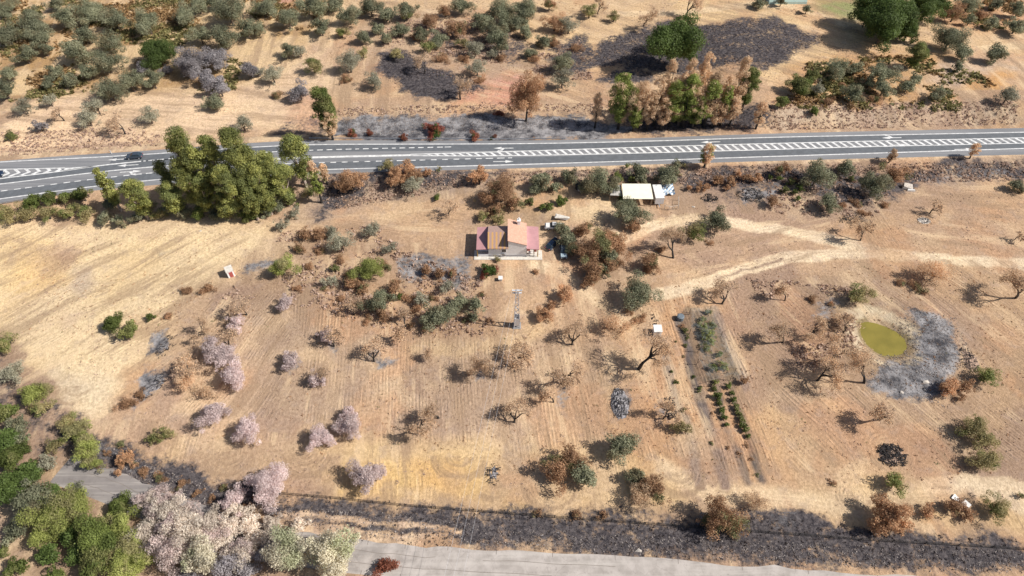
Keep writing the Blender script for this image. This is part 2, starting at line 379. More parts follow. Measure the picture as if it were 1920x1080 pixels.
# tracks
TC = (.74, .60, .43)
track('2300,485 1920,494 1800,492 1700,482 1620,476 1560,476 1480,482 1400,500 1330,530 1280,545 1230,552', 3.6, TC)
track('1700,482 1600,462 1520,440 1440,426 1370,416 1310,410 1250,415 1190,440 1150,450', 3.4, TC)
track('1310,410 1240,400 1180,385 1100,395', 7, (.62, .475, .315), .8, 2.5)
track('1050,398 1110,395 1150,410 1130,440', 7, (.62, .475, .315), .7, 3)
track('1000,498 1040,506 1080,530 1110,550 1140,575 1160,600', 3.2, (.70, .55, .38), .95, .7)
track('1190,600 1150,640 1130,700 1150,790 1250,870', 2.6, (.58, .42, .27), .6, .8)
track('560,640 640,700 620,780 520,850', 2.4, (.60, .44, .29), .45, .8)
track('1470,484 1400,502 1345,524', .7, (.28, .21, .16), .8, .3)
track('1640,474 1560,470 1480,476 1390,497', .5, (.46, .34, .24), .7, .3)
track('1700,478 1600,458 1520,436 1440,422', .5, (.48, .36, .26), .7, .3)
track('760,652 860,652 950,640 990,628 1020,600', 4, (.60, .44, .275), .7, 1.5)
track('2300,890 1920,915 1840,918 1780,912 1700,945 1620,950 1440,935 1330,925 1250,880', 4.2, (.65, .50, .34), .85, 1.5)
track('1780,912 1850,925 1920,950 2300,1000', 3, TC, .7)
track('1920,915 1800,908 1740,915', 3, TC, .7)
track('380,840 560,845 760,848 1000,838', 3, (.60, .445, .27), .5, 1)
track('0,20 1150,20 1230,14 1420,14 1520,30 1600,60 1680,90 1750,105 1830,103 1920,92 2300,70', .1, TC, 0)
track('1150,25 1300,20 1420,12 1500,18 1560,45 1640,65 1700,92 1760,106 1840,103 1920,92 2300,60', 4, (.66, .51, .34), .85)
track('960,262 1180,258', .1, TC, 0)
track('0,296 120,287 250,279 400,268 560,257', 3.5, (.62, .48, .33), .7)
track('960,321 1200,315 1440,308 1600,303 1920,293 2300,285', 2.2, (.64, .48, .33), .9, .5)
track('350,170 480,150 600,100 640,40 700,10', 3, (.66, .5, .32), .5)
track('1290,340 1200,330', .1, TC, 0)
# pale ploughed bars in the burnt strip
for l_ in ('520,962 620,975 760,985 860,1000', '500,975 600,990 700,1000 830,1010', '560,1000 700,1012 800,1020'):
    track(l_, .9, (.62, .48, .38), .7, .4)
# orchard rows in the kitchen garden
for l_, wd, c_, a in (('1240,640 1262,720 1290,800 1312,912', 1.8, (.30, .24, .20), 1), ('1275,600 1300,700 1330,800 1358,912', 2.0, (.15, .125, .12), 1),
                   ('1335,715 1360,790 1400,905', 1.6, (.16, .13, .11), 1), ('1368,725 1395,800 1425,900', 1.7, (.13, .11, .10), 1), ('1330,715 1395,710', 3, (.28, .20, .16), .9), ('1300,590 1312,650 1325,700', 4.5, (.15, .12, .09), .8), ('1335,590 1350,640 1370,700', 4.0, (.14, .12, .09), .8), ('1340,580 1362,630 1385,690 1400,730', 2.0, (.24, .20, .19), .8), ('1285,590 1300,640 1315,700', 2.0, (.26, .18, .13), .8)):
    track(l_, wd, c_, a, .5)
# soil tone drift
m_ = sstep(.46, .62, fbm(wx, wy, 19, 110))*(.45+.65*vnoise(gx, gy, 60, 115)); m_ = m_*(gy < 175)*(soil[:, 2] < .3); soil = soil*(1-.7*m_[:, None])+np.array((.345, .24, .185))*.7*m_[:, None]
mz = region('470,560 560,540 940,640 1140,640 1150,800 900,815 600,815 480,760', 6)[0:2]; soil[mz[0]] *= (1-mz[1]*.16)[:, None]
mz = region('1400,510 2300,490 2300,890 1900,880 1560,880 1440,700', 6)[0:2]; soil[mz[0]] *= (1-mz[1]*.12)[:, None]
m_ = sstep(.55, .72, fbm(wx, wy, 9, 120)); soil = soil*(1-.4*m_[:, None])+np.array((.64, .48, .32))*.4*m_[:, None]
m_ = sstep(.58, .72, fbm(wx, wy, 13, 130))*(gx > -60); soil = soil*(1-.45*m_[:, None])+np.array((.50, .29, .17))*.45*m_[:, None]
dr = fbm(gx, gy, 23, 60)-.5; soil *= (1+.28*dr)[:, None]
dr = fbm(gx, gy, 5, 64)-.5; soil *= (1+.22*dr)[:, None]; soil[:, 2] *= 1-.10*dr
# direction of the plough lines: a phase in metres across the furrows and a run along them
soil *= np.array([1.0, .985, .955]); ph = gx+.10*gy+6*(fbm(gx, gy, 60, 70)-.5); al = gy-.10*gx
def furrows(poly, a_, b_, wp, sc_):
    q, m = region(poly, 4, False, 10); k = q[m > .5]
    ph[k] = a_*gx[k]+b_*gy[k]+wp*(fbm(gx[k], gy[k], sc_, 74)-.5); al[k] = -b_*gx[k]+a_*gy[k]
furrows('330,560 520,540 560,640 560,800 330,800', .93, -.36, 7, 45)
furrows('1390,480 2300,480 2300,900 1480,900 1400,640', .85, .52, 7, 50)
furrows('-300,400 520,400 380,560 300,780 100,780 -300,700', .7, -.7, 9, 40)
furrows('1640,340 2300,330 2300,480 1700,470', .15, 1, 6, 40)
furrows('480,400 880,380 900,440 650,450 560,480', .1, 1, 6, 40)
furrows('1180,420 1560,400 1600,500 1240,540', -.25, .97, 6, 40)
furrows('1300,905 1800,900 1780,970 1320,960', .1, 1, 4, 30)
furrows('0,170 480,150 600,100 560,240 0,290', .1, 1, 5, 40)
furrows('640,0 1900,0 1500,200 900,200', .5, .86, 10, 50)
for cx, cy, rr in ((925, 888, 6), (1672, 852, 6), (575, 850, 6.5), (1163, 755, 4.5), (1825, 690, 6), (430, 850, 6), (970, 590, 6), (150, 725, 6), (1655, 640, 13), (1600, 930, 5), (860, 850, 7), (1030, 905, 7), (1270, 880, 7)):
    X, Y = U(cx, cy); d = np.hypot(gx-X, (gy-Y)); k = (d < rr+1.5*(vnoise(gx, gy, 5, 80)-.5)) & ((gy < Y+1) | (rr < 6.2)); ph[k] = d[k]; al[k] = (np.arctan2(gy-Y, gx-X)*5)[k]
plough = np.ones(n)*.15
for s_, a in (('330,560 560,540 900,640 1130,640 1260,860 1440,900 2300,910 2300,1000 1440,960 520,930 300,870 250,760', 1), ('1220,560 1920,500 2300,500 2300,900 1440,900 1260,900 1200,700', 1),
              ('-300,420 500,420 320,640 250,780 0,660', .55), ('1640,340 2300,330 2300,480 1700,470 1180,540 1200,430 1560,400', .7), ('560,400 890,380 890,460 640,470', .8), ('0,180 600,100 560,240 0,290', .4)):
    q, m = region(s_, 4, False, 10); plough[q] = np.maximum(plough[q], m*a)
plough *= (1-np.clip(char*1.2, 0, 1))*(1-np.clip(ash*1.2, 0, 1))
char = np.maximum(char, .16*sstep(.45, .7, fbm(gx, gy, 17, 90)))
nx, ny = len(xs), len(ys); P2 = ph.reshape(ny, nx); gyy, gxx = np.gradient(P2, ys, xs); sm = (np.hypot(gxx, gyy) > 1.7).astype(float)
for _ in range(2): sm = np.maximum.reduce([sm, np.roll(sm, 1, 0), np.roll(sm, -1, 0), np.roll(sm, 1, 1), np.roll(sm, -1, 1)])
seam = 1-sm.ravel(); plough *= seam
idx = np.arange(n).reshape(ny, nx)
F = np.stack([idx[:-1, :-1], idx[:-1, 1:], idx[1:, 1:], idx[1:, :-1]], -1).reshape(-1, 4)
gmat, t, bs = nmat('soil')
pos = t.nodes.new('ShaderNodeNewGeometry').outputs['Position']
a1 = N(t, 'ShaderNodeAttribute', attribute_name='soil'); a2 = N(t, 'ShaderNodeAttribute', attribute_name='masks')
sp = t.nodes.new('ShaderNodeSeparateColor'); t.links.new(a2.outputs['Color'], sp.inputs[0])
CH, AS, PL = sp.outputs[0], sp.outputs[1], sp.outputs[2]; PH = a2.outputs['Alpha']
PH = N(t, 'ShaderNodeAttribute', attribute_name='furrow').outputs['Fac']; AL = N(t, 'ShaderNodeAttribute', attribute_name='run').outputs['Fac']
cv = t.nodes.new('ShaderNodeCombineXYZ'); t.links.new(mth(t, 'MULTIPLY', PH, 1.0), cv.inputs[0]); t.links.new(mth(t, 'MULTIPLY', AL, .07), cv.inputs[1])
cv2 = t.nodes.new('ShaderNodeCombineXYZ'); t.links.new(mth(t, 'MULTIPLY', PH, .28), cv2.inputs[0]); t.links.new(mth(t, 'MULTIPLY', AL, .035), cv2.inputs[1])
nf = noise(t, pos, 1.6, 6, .65); nm = noise(t, pos, .35, 5, .6); nff = noise(t, pos, 5.5, 3, .7)
base = mixc(t, 1.0, a1.outputs['Color'], mixc(t, mrange(t, nf, .3, .7), (.80, .78, .76), (1.16, 1.17, 1.18)), 'MULTIPLY')
base = mixc(t, 1.0, base, mixc(t, mrange(t, nff, .3, .7), (.91, .90, .89), (1.08, 1.08, 1.08)), 'MULTIPLY')
base = mixc(t, mth(t, 'MULTIPLY', mrange(t, nm, .52, .68), .35), base, (.36, .27, .22))
# furrows
n1 = noise(t, cv.outputs[0], 1.5, 3, .7); n2 = noise(t, cv2.outputs[0], 1.0, 4, .65)
saw = mth(t, 'SINE', mth(t, 'MULTIPLY', PH, 2*math.pi/.72))
fur = mth(t, 'ADD', mth(t, 'MULTIPLY', mth(t, 'SUBTRACT', n1, .5), 2.6), mth(t, 'MULTIPLY', saw, .22))
brk = mrange(t, noise(t, pos, .16, 3, .6), .42, .62, .12, 1.0)
fur = mth(t, 'MULTIPLY', mth(t, 'MULTIPLY', fur, PL), brk)
fcol = mth(t, 'MULTIPLY_ADD', fur, .30, 1.0)
sc = t.nodes.new('ShaderNodeVectorMath'); sc.operation = 'SCALE'; t.links.new(base, sc.inputs[0]); t.links.new(fcol, sc.inputs['Scale'])
base = mixc(t, mth(t, 'MULTIPLY', mth(t, 'MULTIPLY', mrange(t, n2, .49, .62), .58), a2.outputs['Alpha']), sc.outputs[0], (.315, .215, .14))
base = mixc(t, mth(t, 'MULTIPLY', mth(t, 'MULTIPLY', mrange(t, n2, .47, .34), .45), a2.outputs['Alpha']), base, (.72, .54, .345))
# burnt and ashy ground
nb = noise(t, pos, 1.1, 7, .72); nb2 = noise(t, pos, .22, 3, .55)
cm = mrange(t, mth(t, 'ADD', CH, mth(t, 'ADD', mth(t, 'MULTIPLY', mth(t, 'SUBTRACT', nb, .5), 1.25), mth(t, 'MULTIPLY', mth(t, 'SUBTRACT', nb2, .5), .8))), .34, .78)
chc = mixc(t, mrange(t, noise(t, pos, 1.3, 7, .78), .34, .70), (.026, .024, .030), (.155, .135, .135))
base = mixc(t, cm, base, chc)
am = mrange(t, mth(t, 'ADD', AS, mth(t, 'MULTIPLY', mth(t, 'SUBTRACT', nb, .5), 1.3)), .30, .80)
asc = mixc(t, mrange(t, noise(t, pos, .28, 8, .78), .36, .66), (.055, .054, .062), (.37, .355, .36))
base = mixc(t, am, base, asc)
spk = mrange(t, noise(t, pos, 3.4, 5, .8), .62, .70)
base = mixc(t, mth(t, 'MULTIPLY', spk, .45), base, (.17, .12, .09))
t.links.new(base, bs.inputs['Base Color']); bs.inputs['Roughness'].default_value = .95; bs.inputs['Specular IOR Level'].default_value = .1
hh = mth(t, 'ADD', mth(t, 'MULTIPLY', fur, .5), mth(t, 'ADD', nf, mth(t, 'MULTIPLY', nff, .5)))
bump(t, bs, hh, .8, .22)
me = fastmesh('ground', np.stack([gx, gy, gz], -1), F, [gmat])
for nm_, arr in (('soil', np.concatenate([soil, np.ones((n, 1))], 1)), ('masks', np.stack([char, ash, plough, seam], -1))):
    a = me.color_attributes.new(nm_, 'FLOAT_COLOR', 'POINT'); a.data.foreach_set('color', arr.astype(np.float32).ravel())
for nm_, arr in (('furrow', ph), ('run', al)): a = me.attributes.new(nm_, 'FLOAT', 'POINT'); a.data.foreach_set('value', arr.astype(np.float32))
me.polygons.foreach_set('use_smooth', np.ones(len(F), bool))
tag(link('ground', me), kind='structure')

# ------------------------------------------------------------------ pond water
m, t, bs = nmat('pond_water'); tc = t.nodes.new('ShaderNodeTexCoord')
t.links.new(mixc(t, mrange(t, noise(t, tc.outputs['Object'], .25, 3), .3, .7), (.195, .165, .036), (.25, .205, .045)), bs.inputs['Base Color'])
bs.inputs['Roughness'].default_value = .35; bs.inputs['Specular IOR Level'].default_value = .25
cx = sum(p[0] for p in POND)/len(POND); cy = sum(p[1] for p in POND)/len(POND)
mb = MB(); mb.quad([(cx+(x-cx)*1.25, cy+(y-cy)*1.25, -.5) for x, y in POND][::-1])
o = part('pond_water', mb, m, None); tag(o, kind='structure')
bpy.context.view_layer.update()

# ------------------------------------------------------------------ highway
amat, t, bs = nmat('asphalt'); pos = t.nodes.new('ShaderNodeNewGeometry').outputs['Position']
sx = t.nodes.new('ShaderNodeMapping'); sx.inputs['Scale'].default_value = (.04, .9, 1); t.links.new(pos, sx.inputs[0])
c = mixc(t, mrange(t, noise(t, sx.outputs[0], 1.0, 4), .35, .65), (.185, .19, .205), (.25, .25, .26))
c = mixc(t, 1, c, mixc(t, noise(t, pos, 4, 4), (.85, .85, .85), (1.12, 1.12, 1.12)), 'MULTIPLY')
t.links.new(c, bs.inputs['Base Color']); bs.inputs['Roughness'].default_value = .8
dmat = simple('dark_asphalt', (.12, .13, .145), .85, .12, .8)
paintm = simple('road_paint', (.66, .66, .66), .6, .22, 1.2)
def strip(mb, A, B, z, m=0):
    for k in range(len(A)-1): mb.quad([(*A[k], z), (*B[k], z), (*B[k+1], z), (*A[k+1], z)][::-1], m)
def resample(P, d):
    out = [P[0]]; 
    for a, b in zip(P, P[1:]):
        L = math.hypot(b[0]-a[0], b[1]-a[1]); k = max(1, int(L/d))
        out += [(a[0]+(b[0]-a[0])*i/k, a[1]+(b[1]-a[1])*i/k) for i in range(1, k+1)]
    return out
def smoothpl(P, it=3):
    for _ in range(it): P = [P[0]]+[q for a, b in zip(P, P[1:]) for q in ((a[0]*.75+b[0]*.25, a[1]*.75+b[1]*.25), (a[0]*.25+b[0]*.75, a[1]*.25+b[1]*.75))]+[P[-1]]
    return P
def at_x(P, x): return float(np.interp(x, [p[0] for p in P], [p[1] for p in P]))
UE = smoothpl(UP_EDGE); LE = smoothpl(LO_EDGE[::-1])
XR = [v for v in np.arange(-255, 260, 3.0)]
mb = MB(); Z = ROADZ+.02
strip(mb, [(x, at_x(UE, x)) for x in XR], [(x, at_x(LE, x)) for x in XR], Z)
# skirt
for E_, s_ in ((UE, 1), (LE, -1)):
    for a, b in zip(XR, XR[1:]):
        q_ = [(a, at_x(E_, a), Z), (b, at_x(E_, b), Z), (b, at_x(E_, b)+s_*.5, Z-.4), (a, at_x(E_, a)+s_*.5, Z-.4)]
        mb.quad(q_ if s_ > 0 else q_[::-1])
hw = part('highway', mb, amat, None); tag(hw, kind='structure')
# darker running lanes
L = {k: smoothpl(W(v, ROADZ), 2) for k, v in dict(
    upper='-260,322 0,303.5 120,298 225,292.5 312,287 450,277 590,270.5 760,270.5 1020,269.5 1255,263.7 1440,257.5 1690,252.5 1920,248 2300,240',
    l2='-260,375 0,334.5 60,328 130,319 182,311 265,302.5 312,298 450,288 590,281 850,275.5',
    l3='-260,372 0,346 165,324.5 282,313 450,301 580,295 770,291',
    l4='-260,390 0,359 157,338 282,324 450,311 562,306 960,296',
    lower='-260,410 0,373 165,350.5 300,336 450,325 605,317.5 960,309.5 1440,293.7 1920,278.5 2300,266',
    hu='770,289.5 960,284.2 1320,272.3 1570,266 1920,258.5 2300,250', hl='770,292 960,293 1440,281 1565,276.5 1920,268.5 2300,259').items()}
mb = MB()
strip(mb, *[[(x, at_x(L[k], x)+o_) for x in XR] for k, o_ in (('lower', 3.0), ('lower', .3))], Z+.004)
lo = [x for x in XR if x > -110]
strip(mb, *[[(x, at_x(L[k], x)+o_) for x in lo] for k, o_ in (('upper', -.3), ('upper', -3.0))], Z+.004)
lo = [x for x in XR if x < -85]
strip(mb, *[[(x, at_x(L['l3'], x)+o_) for x in lo] for o_ in (2.9, .3)], Z+.004)
part('lane_surface', mb, dmat, hw)
mk = MB(); ZM = Z+.012
def line(P, wd, dash=None, x0=None, x1=None):
    P = resample(P, .5); s = 0
    for a, b in zip(P, P[1:]):
        seg = math.hypot(b[0]-a[0], b[1]-a[1]); s += seg
        if (x0 is not None and a[0] < x0) or (x1 is not None and b[0] > x1): continue
        if dash and (s % (dash[0]+dash[1])) > dash[0]: continue
        nx_, ny_ = -(b[1]-a[1])/seg*wd/2, (b[0]-a[0])/seg*wd/2
        mk.quad([(a[0]-nx_, a[1]-ny_, ZM), (b[0]-nx_, b[1]-ny_, ZM), (b[0]+nx_, b[1]+ny_, ZM), (a[0]+nx_, a[1]+ny_, ZM)])
X_ = lambda px, py: U(px, py, ROADZ)[0]
line(L['upper'], .32); line(L['lower'], .32)
line(L['l2'], .42, None, None, X_(265, 302)); line(L['l2'], .34, (1.5, 1.0), X_(268, 302), X_(850, 275))
line(L['l3'], .36, None, None, X_(480, 300)); line(L['l3'], .75, None, X_(480, 300), X_(785, 291))
line(L['l4'], .32, (1.7, 1.3))
line(L['hu'], .34); line(L['hl'], .34)
x = X_(800, 291)
while x < 255:                                     # slanted bars of the central hatching
    yu, yl = at_x(L['hu'], x), at_x(L['hl'], x+1.6)
    mk.quad([(x-.42, yu, ZM+.004), (x+1.6-.42, yl, ZM+.004), (x+1.6+.42, yl, ZM+.004), (x+.42, yu, ZM+.004)]); x += 2.15
ct = smoothpl(W('-260,335 -60,322 0,317.5 60,316.5 122,315', ROADZ)); line(ct, .34)
x = X_(115, 316)
while x > -200:                                    # chevrons of the diverging nose
    yt, yb = at_x(ct, x), at_x(L['l2'], x)
    ym = (yt+yb)/2; hgt = (yt-yb)/2
    if hgt < 9:
        for s_, ye in ((1, yt), (-1, yb)):
            mk.quad([(x-hgt*1.2-.6, ye, ZM+.004), (x-.6, ym, ZM+.004), (x+.4, ym, ZM+.004), (x-hgt*1.2+.4, ye, ZM+.004)][::-s_])
    x -= 2.6
x0_, x1_ = X_(122, 315), X_(182, 311)
mk.quad([(x0_, at_x(ct, x0_), ZM), (x0_, at_x(L['l2'], x0_), ZM), (x1_, at_x(L['l2'], x1_), ZM)])
def arrow(px, py, s, turn=0, ln=5.5):
    x, y = U(px, py, ROADZ); an = math.atan2(at_x(L['upper'], x+4)-at_x(L['upper'], x-4), 8)
    c_, s_ = math.cos(an), math.sin(an)
    T = lambda u, v: (x+s*(u*c_)-v*s_, y+s*u*s_+v*c_, ZM+.006)
    def q_(*p):
        p = [T(*a) for a in p]
        ar = sum(p[i][0]*p[(i+1) % len(p)][1]-p[(i+1) % len(p)][0]*p[i][1] for i in range(len(p)))
        mk.quad(p if ar > 0 else p[::-1])
    q_((-ln/2, -.14), (ln/2-2.2, -.14), (ln/2-2.2, .14), (-ln/2, .14))
    q_((ln/2-2.2, -.55), (ln/2, 0), (ln/2-2.2, .55))
    if turn:
        q_((-.4, .14*turn), (.3, .14*turn), (1.1, 1.0*turn), (.4, 1.0*turn)); q_((.2, .9*turn), (1.5, .9*turn), (1.9, 1.7*turn), (.4, 1.3*turn))
for a in ((944, 278, -1, -1), (1332, 266.5, -1, -1), (1672, 258.5, -1, 1), (1686, 272, 1, 0), (944, 303, 1, 0), (1808, 280, 1, 0), (240, 310, -1, 0), (245, 322, 1, -1), (222, 299, -1, 0)): arrow(*a)
part('road_marking', mk, paintm, hw)

# ------------------------------------------------------------------ old concrete road at the bottom
cmat, t, bs = nmat('old_concrete'); pos = t.nodes.new('ShaderNodeNewGeometry').outputs['Position']
c = mixc(t, mrange(t, noise(t, pos, .5, 5), .3, .7), (.33, .295, .27), (.46, .415, .385))
vo = t.nodes.new('ShaderNodeTexVoronoi'); vo.feature = 'DISTANCE_TO_EDGE'; vo.inputs['Scale'].default_value = .23
wv = t.nodes.new('ShaderNodeVectorMath'); wv.operation = 'MULTIPLY_ADD'
nw = t.nodes.new('ShaderNodeTexNoise'); nw.inputs['Scale'].default_value = .5; t.links.new(pos, nw.inputs[0])
t.links.new(nw.outputs['Color'], wv.inputs[0]); wv.inputs[1].default_value = (1.6, 1.6, 0); t.links.new(pos, wv.inputs[2]); t.links.new(wv.outputs[0], vo.inputs['Vector'])
ck = mrange(t, vo.outputs['Distance'], .0, .018, 1, 0)
c = mixc(t, mth(t, 'MULTIPLY', ck, .22), c, (.16, .13, .12))
c = mixc(t, mth(t, 'MULTIPLY', mrange(t, noise(t, pos, 1.4, 6, .7), .55, .72), .6), c, (.20, .17, .16))
sxx = t.nodes.new('ShaderNodeSeparateXYZ'); t.links.new(pos, sxx.inputs[0])
c = mixc(t, mth(t, 'MULTIPLY', mrange(t, mth(t, 'ADD', sxx.outputs[0], mth(t, 'MULTIPLY', noise(t, pos, .25, 5, .7), 30)), 0, -28), .75), c, (.17, .155, .155))
mp = t.nodes.new('ShaderNodeMapping'); mp.inputs['Rotation'].default_value = (0, 0, .15); mp.inputs['Scale'].default_value = (.05, 1.1, 1); t.links.new(pos, mp.inputs[0])
c = mixc(t, mth(t, 'MULTIPLY', mrange(t, noise(t, mp.outputs[0], 1, 4), .45, .7), .45), c, (.54, .50, .46))
t.links.new(c, bs.inputs['Base Color']); bs.inputs['Roughness'].default_value = .9
cl = smoothpl(W('118,882 150,895 200,912 290,950 400,990 520,1025 640,1043 780,1055 960,1064 1200,1079 1440,1095 1700,1112 2000,1130 2300,1150'), 3)
cl = resample(cl, 2.0); rm = MB(); jm = MB(); wroad = 5.6; pr = None
for k in range(len(cl)):
    a, b = cl[max(0, k-1)], cl[min(len(cl)-1, k+1)]; dx, dy = b[0]-a[0], b[1]-a[1]; l_ = math.hypot(dx, dy)
    nxx, nyy = -dy/l_, dx/l_; jl = (vnoise(np.array([k*2.]), np.array([0.]), 3, 5)[0]-.5)*.9
    A = (cl[k][0]+nxx*(wroad/2+jl), cl[k][1]+nyy*(wroad/2+jl)); B = (cl[k][0]-nxx*wroad/2, cl[k][1]-nyy*wroad/2)
    za = max(Hs(*A), Hs(*B), Hs(*cl[k]))+.07
    cur = [(A[0], A[1], za-.05), (cl[k][0], cl[k][1], za), (B[0], B[1], za-.05)]
    if pr:
        rm.quad([pr[1], cur[1], cur[0], pr[0]]); rm.quad([pr[2], cur[2], cur[1], pr[1]])
        rm.quad([pr[0], cur[0], (cur[0][0], cur[0][1]+.2, cur[0][2]-.5), (pr[0][0], pr[0][1]+.2, pr[0][2]-.5)])
        if k % 2 == 0: jm.quad([(cur[0][0]-.05, cur[0][1], cur[0][2]+.012), (cur[2][0]-.05, cur[2][1], cur[2][2]+.012), (cur[2][0]+.05, cur[2][1], cur[2][2]+.012), (cur[0][0]+.05, cur[0][1], cur[0][2]+.012)]) if k % 4 else None
        for f_ in (.32, .68):
            if vnoise(np.array([k*1.]), np.array([f_*90]), 4, 6)[0] > .4:
                A_ = [pr[0][i]*(1-f_)+pr[2][i]*f_ for i in range(3)]; B_ = [cur[0][i]*(1-f_)+cur[2][i]*f_ for i in range(3)]
                jm.quad([(A_[0], A_[1]-.035, A_[2]+.06), (B_[0], B_[1]-.035, B_[2]+.06), (B_[0], B_[1]+.035, B_[2]+.06), (A_[0], A_[1]+.035, A_[2]+.06)])
    pr = cur
old = part('old_road', rm, cmat, None); tag(old, kind='structure')
part('slab_joint', jm, simple('joint_dirt', (.20, .17, .15), .9), old)

# ------------------------------------------------------------------ TREES
print('trees')
def leaf_quads(P, Nn, size, rs):
    m = len(P); a = np.cross(Nn, rs.randn(m, 3)); a /= np.linalg.norm(a, axis=1)[:, None]+1e-9
    b = np.cross(Nn, a); s = size*rs.uniform(.45, 1.5, m)[:, None]
    V = np.stack([P-a*s*.5-b*s*.25, P+a*s*.5-b*s*.3, P+a*s*.42+b*s*.3, P-a*s*.4+b*s*.28], 1).reshape(-1, 3)
    return V, np.arange(m*4).reshape(m, 4)
def unit(v): return v/(np.linalg.norm(v, axis=1)[:, None]+1e-9)
def make_crown(rx, rz, zc, leaf, mat, rs, nclump=22, cfr=.38, dens=1.0, shape='round', zmin=-.55):
    """leaf clumps spread through an uneven crown volume; returns mesh and clump centres"""
    C = []; ex = rs.uniform(.78, 1.25); ph0 = rs.uniform(0, 6); nclump = int(nclump*1.55); cfr = cfr*.80; leaf = leaf*.74
    for i in range(nclump):
        d = unit(rs.randn(1, 3))[0]
        if shape == 'tall':
            u_ = rs.uniform(-1, 1); rr = math.sqrt(max(.08, 1-abs(u_)**2.2)); an = rs.uniform(0, 6.283); q_ = rs.uniform(.25, .85)
            p = np.array([math.cos(an)*rr*q_*rx, math.sin(an)*rr*q_*rx, u_*rz*.88])
        else:
            while d[2] < zmin: d = unit(rs.randn(1, 3))[0]
            q_ = rs.uniform(.25, .95); p = d*q_*np.array([rx*ex, rx/ex, rz])*(.8+.3*math.sin(3*math.atan2(d[1], d[0])+ph0)+rs.uniform(-.1, .15))
        C.append((p+np.array([0, 0, zc]), cfr*rx*rs.uniform(.45, 1.35)))
    Ps, Ns, T = [], [], []
    for c, cr in C:
        k = max(6, int(dens*4*math.pi*cr*cr/(leaf*leaf*.58)*.62))
        d = unit(rs.randn(k, 3)); rad = cr*rs.uniform(.35, 1.0, k)[:, None]**.6*rs.choice([1, 1, 1, 1.25], k)[:, None]
        Ps.append(c+d*rad*np.array([1.08, 1.08, .8])); Ns.append(unit(d*.9+rs.randn(k, 3)*.55+np.array([0, 0, .25])))
        ct = rs.uniform(0, 1); T.append(np.stack([np.clip(ct*.8+rs.uniform(-.15, .35, k), 0, 1), np.full(k, rs.uniform(0, 1))*.5+rs.uniform(0, .5, k), np.zeros(k), np.ones(k)], -1))
    P, Nn, T = np.concatenate(Ps), np.concatenate(Ns), np.concatenate(T)
    V, F_ = leaf_quads(P, Nn, leaf, rs)
    me = fastmesh('crown', V, F_, [MAT[mat]], np.repeat(T, 4, 0)); return me, C
def make_trunk(C, zf, r0, bark, rs, nl=9, lean=.15):
    mb = MB(); k = Vector((rs.uniform(-lean, lean)*zf, rs.uniform(-lean, lean)*zf, zf))
    mid = k*.5+Vector((rs.uniform(-.1, .1), rs.uniform(-.1, .1), 0))
    mb.tube((0, 0, -.3), mid, r0*1.3, r0, 6); mb.tube(mid, k, r0, r0*.8, 6)
    for i in rs.permutation(len(C))[:nl]:
        c = Vector(C[i][0].tolist()); m_ = k.lerp(c, .5)+Vector((0, 0, -.08*(c-k).length)); 
        mb.tube(k, m_, r0*.55, r0*.35, 4, 0, False); mb.tube(m_, c, r0*.35, r0*.1, 4, 0, False)
    return mb.mesh('trunk', MAT[bark])
def make_bare(h, r, rs, tw, bark, leafm, leaves, levels=6):
    """recursive limbs down to fine twigs; thick wood and twigs are separate meshes"""
    wood, twg = MB(), MB(); tips = []
    def grow(p, d, L, rad, lev):
        segs = 2 if lev < 4 else 1; q_ = p
        for s in range(segs):
            d = (d+Vector(rs.uniform(-.28, .28, 3))).normalized(); e = q_+d*(L/segs)
            (wood if lev <= 2 else twg).tube(q_, e, rad*(1-.25*s/segs), rad*(1-.25*(s+1)/segs), 5 if lev < 3 else 3, 0, False); q_ = e
        if lev >= levels: tips.append(q_); return
        if lev >= 4: tips.append(q_)
        for j in range(3 if lev in (0, 1, 3, 4, 5) else 2):
            ax = Vector(rs.randn(3)).normalized(); nd = (Matrix.Rotation(rs.uniform(.35, .95), 3, ax) @ d)
            nd.z = nd.z*.75+(.16 if lev < 2 else .02); grow(q_, nd.normalized(), L*rs.uniform(.62, .86), max(.026, rad*.62), lev+1)
    grow(Vector((0, 0, -.2)), Vector((rs.uniform(-.15, .15), rs.uniform(-.15, .15), 1)), h*.22, .17*h/5, 0)
    nv = len(wood.v); wood.v += twg.v; wood.f += [tuple(i+nv for i in f) for f in twg.f]; wood.mi += [1]*len(twg.f); a = wood.mesh('branches', [MAT[bark], MAT[tw]]); c = None
    xs_ = np.array([v for v in twg.v]); s = r/max(.1, np.percentile(np.hypot(xs_[:, 0], xs_[:, 1]), 93)); s2 = h/max(.1, xs_[:, 2].max())
    for me_ in (a,): me_.transform(Matrix.Diagonal((s, s, s2, 1)))
    if leaves:
        T = np.array([[t_.x*s, t_.y*s, t_.z*s2] for t_ in tips]); k = int(leaves)
        P = T[rs.randint(0, len(T), k)]+rs.randn(k, 3)*.38; V, F_ = leaf_quads(P, unit(rs.randn(k, 3)), .16, rs)
        tt = np.stack([rs.rand(k), rs.rand(k), np.zeros(k), np.ones(k)], -1); c = fastmesh('crown', V, F_, [MAT[leafm]], np.repeat(tt, 4, 0))
    return a, c
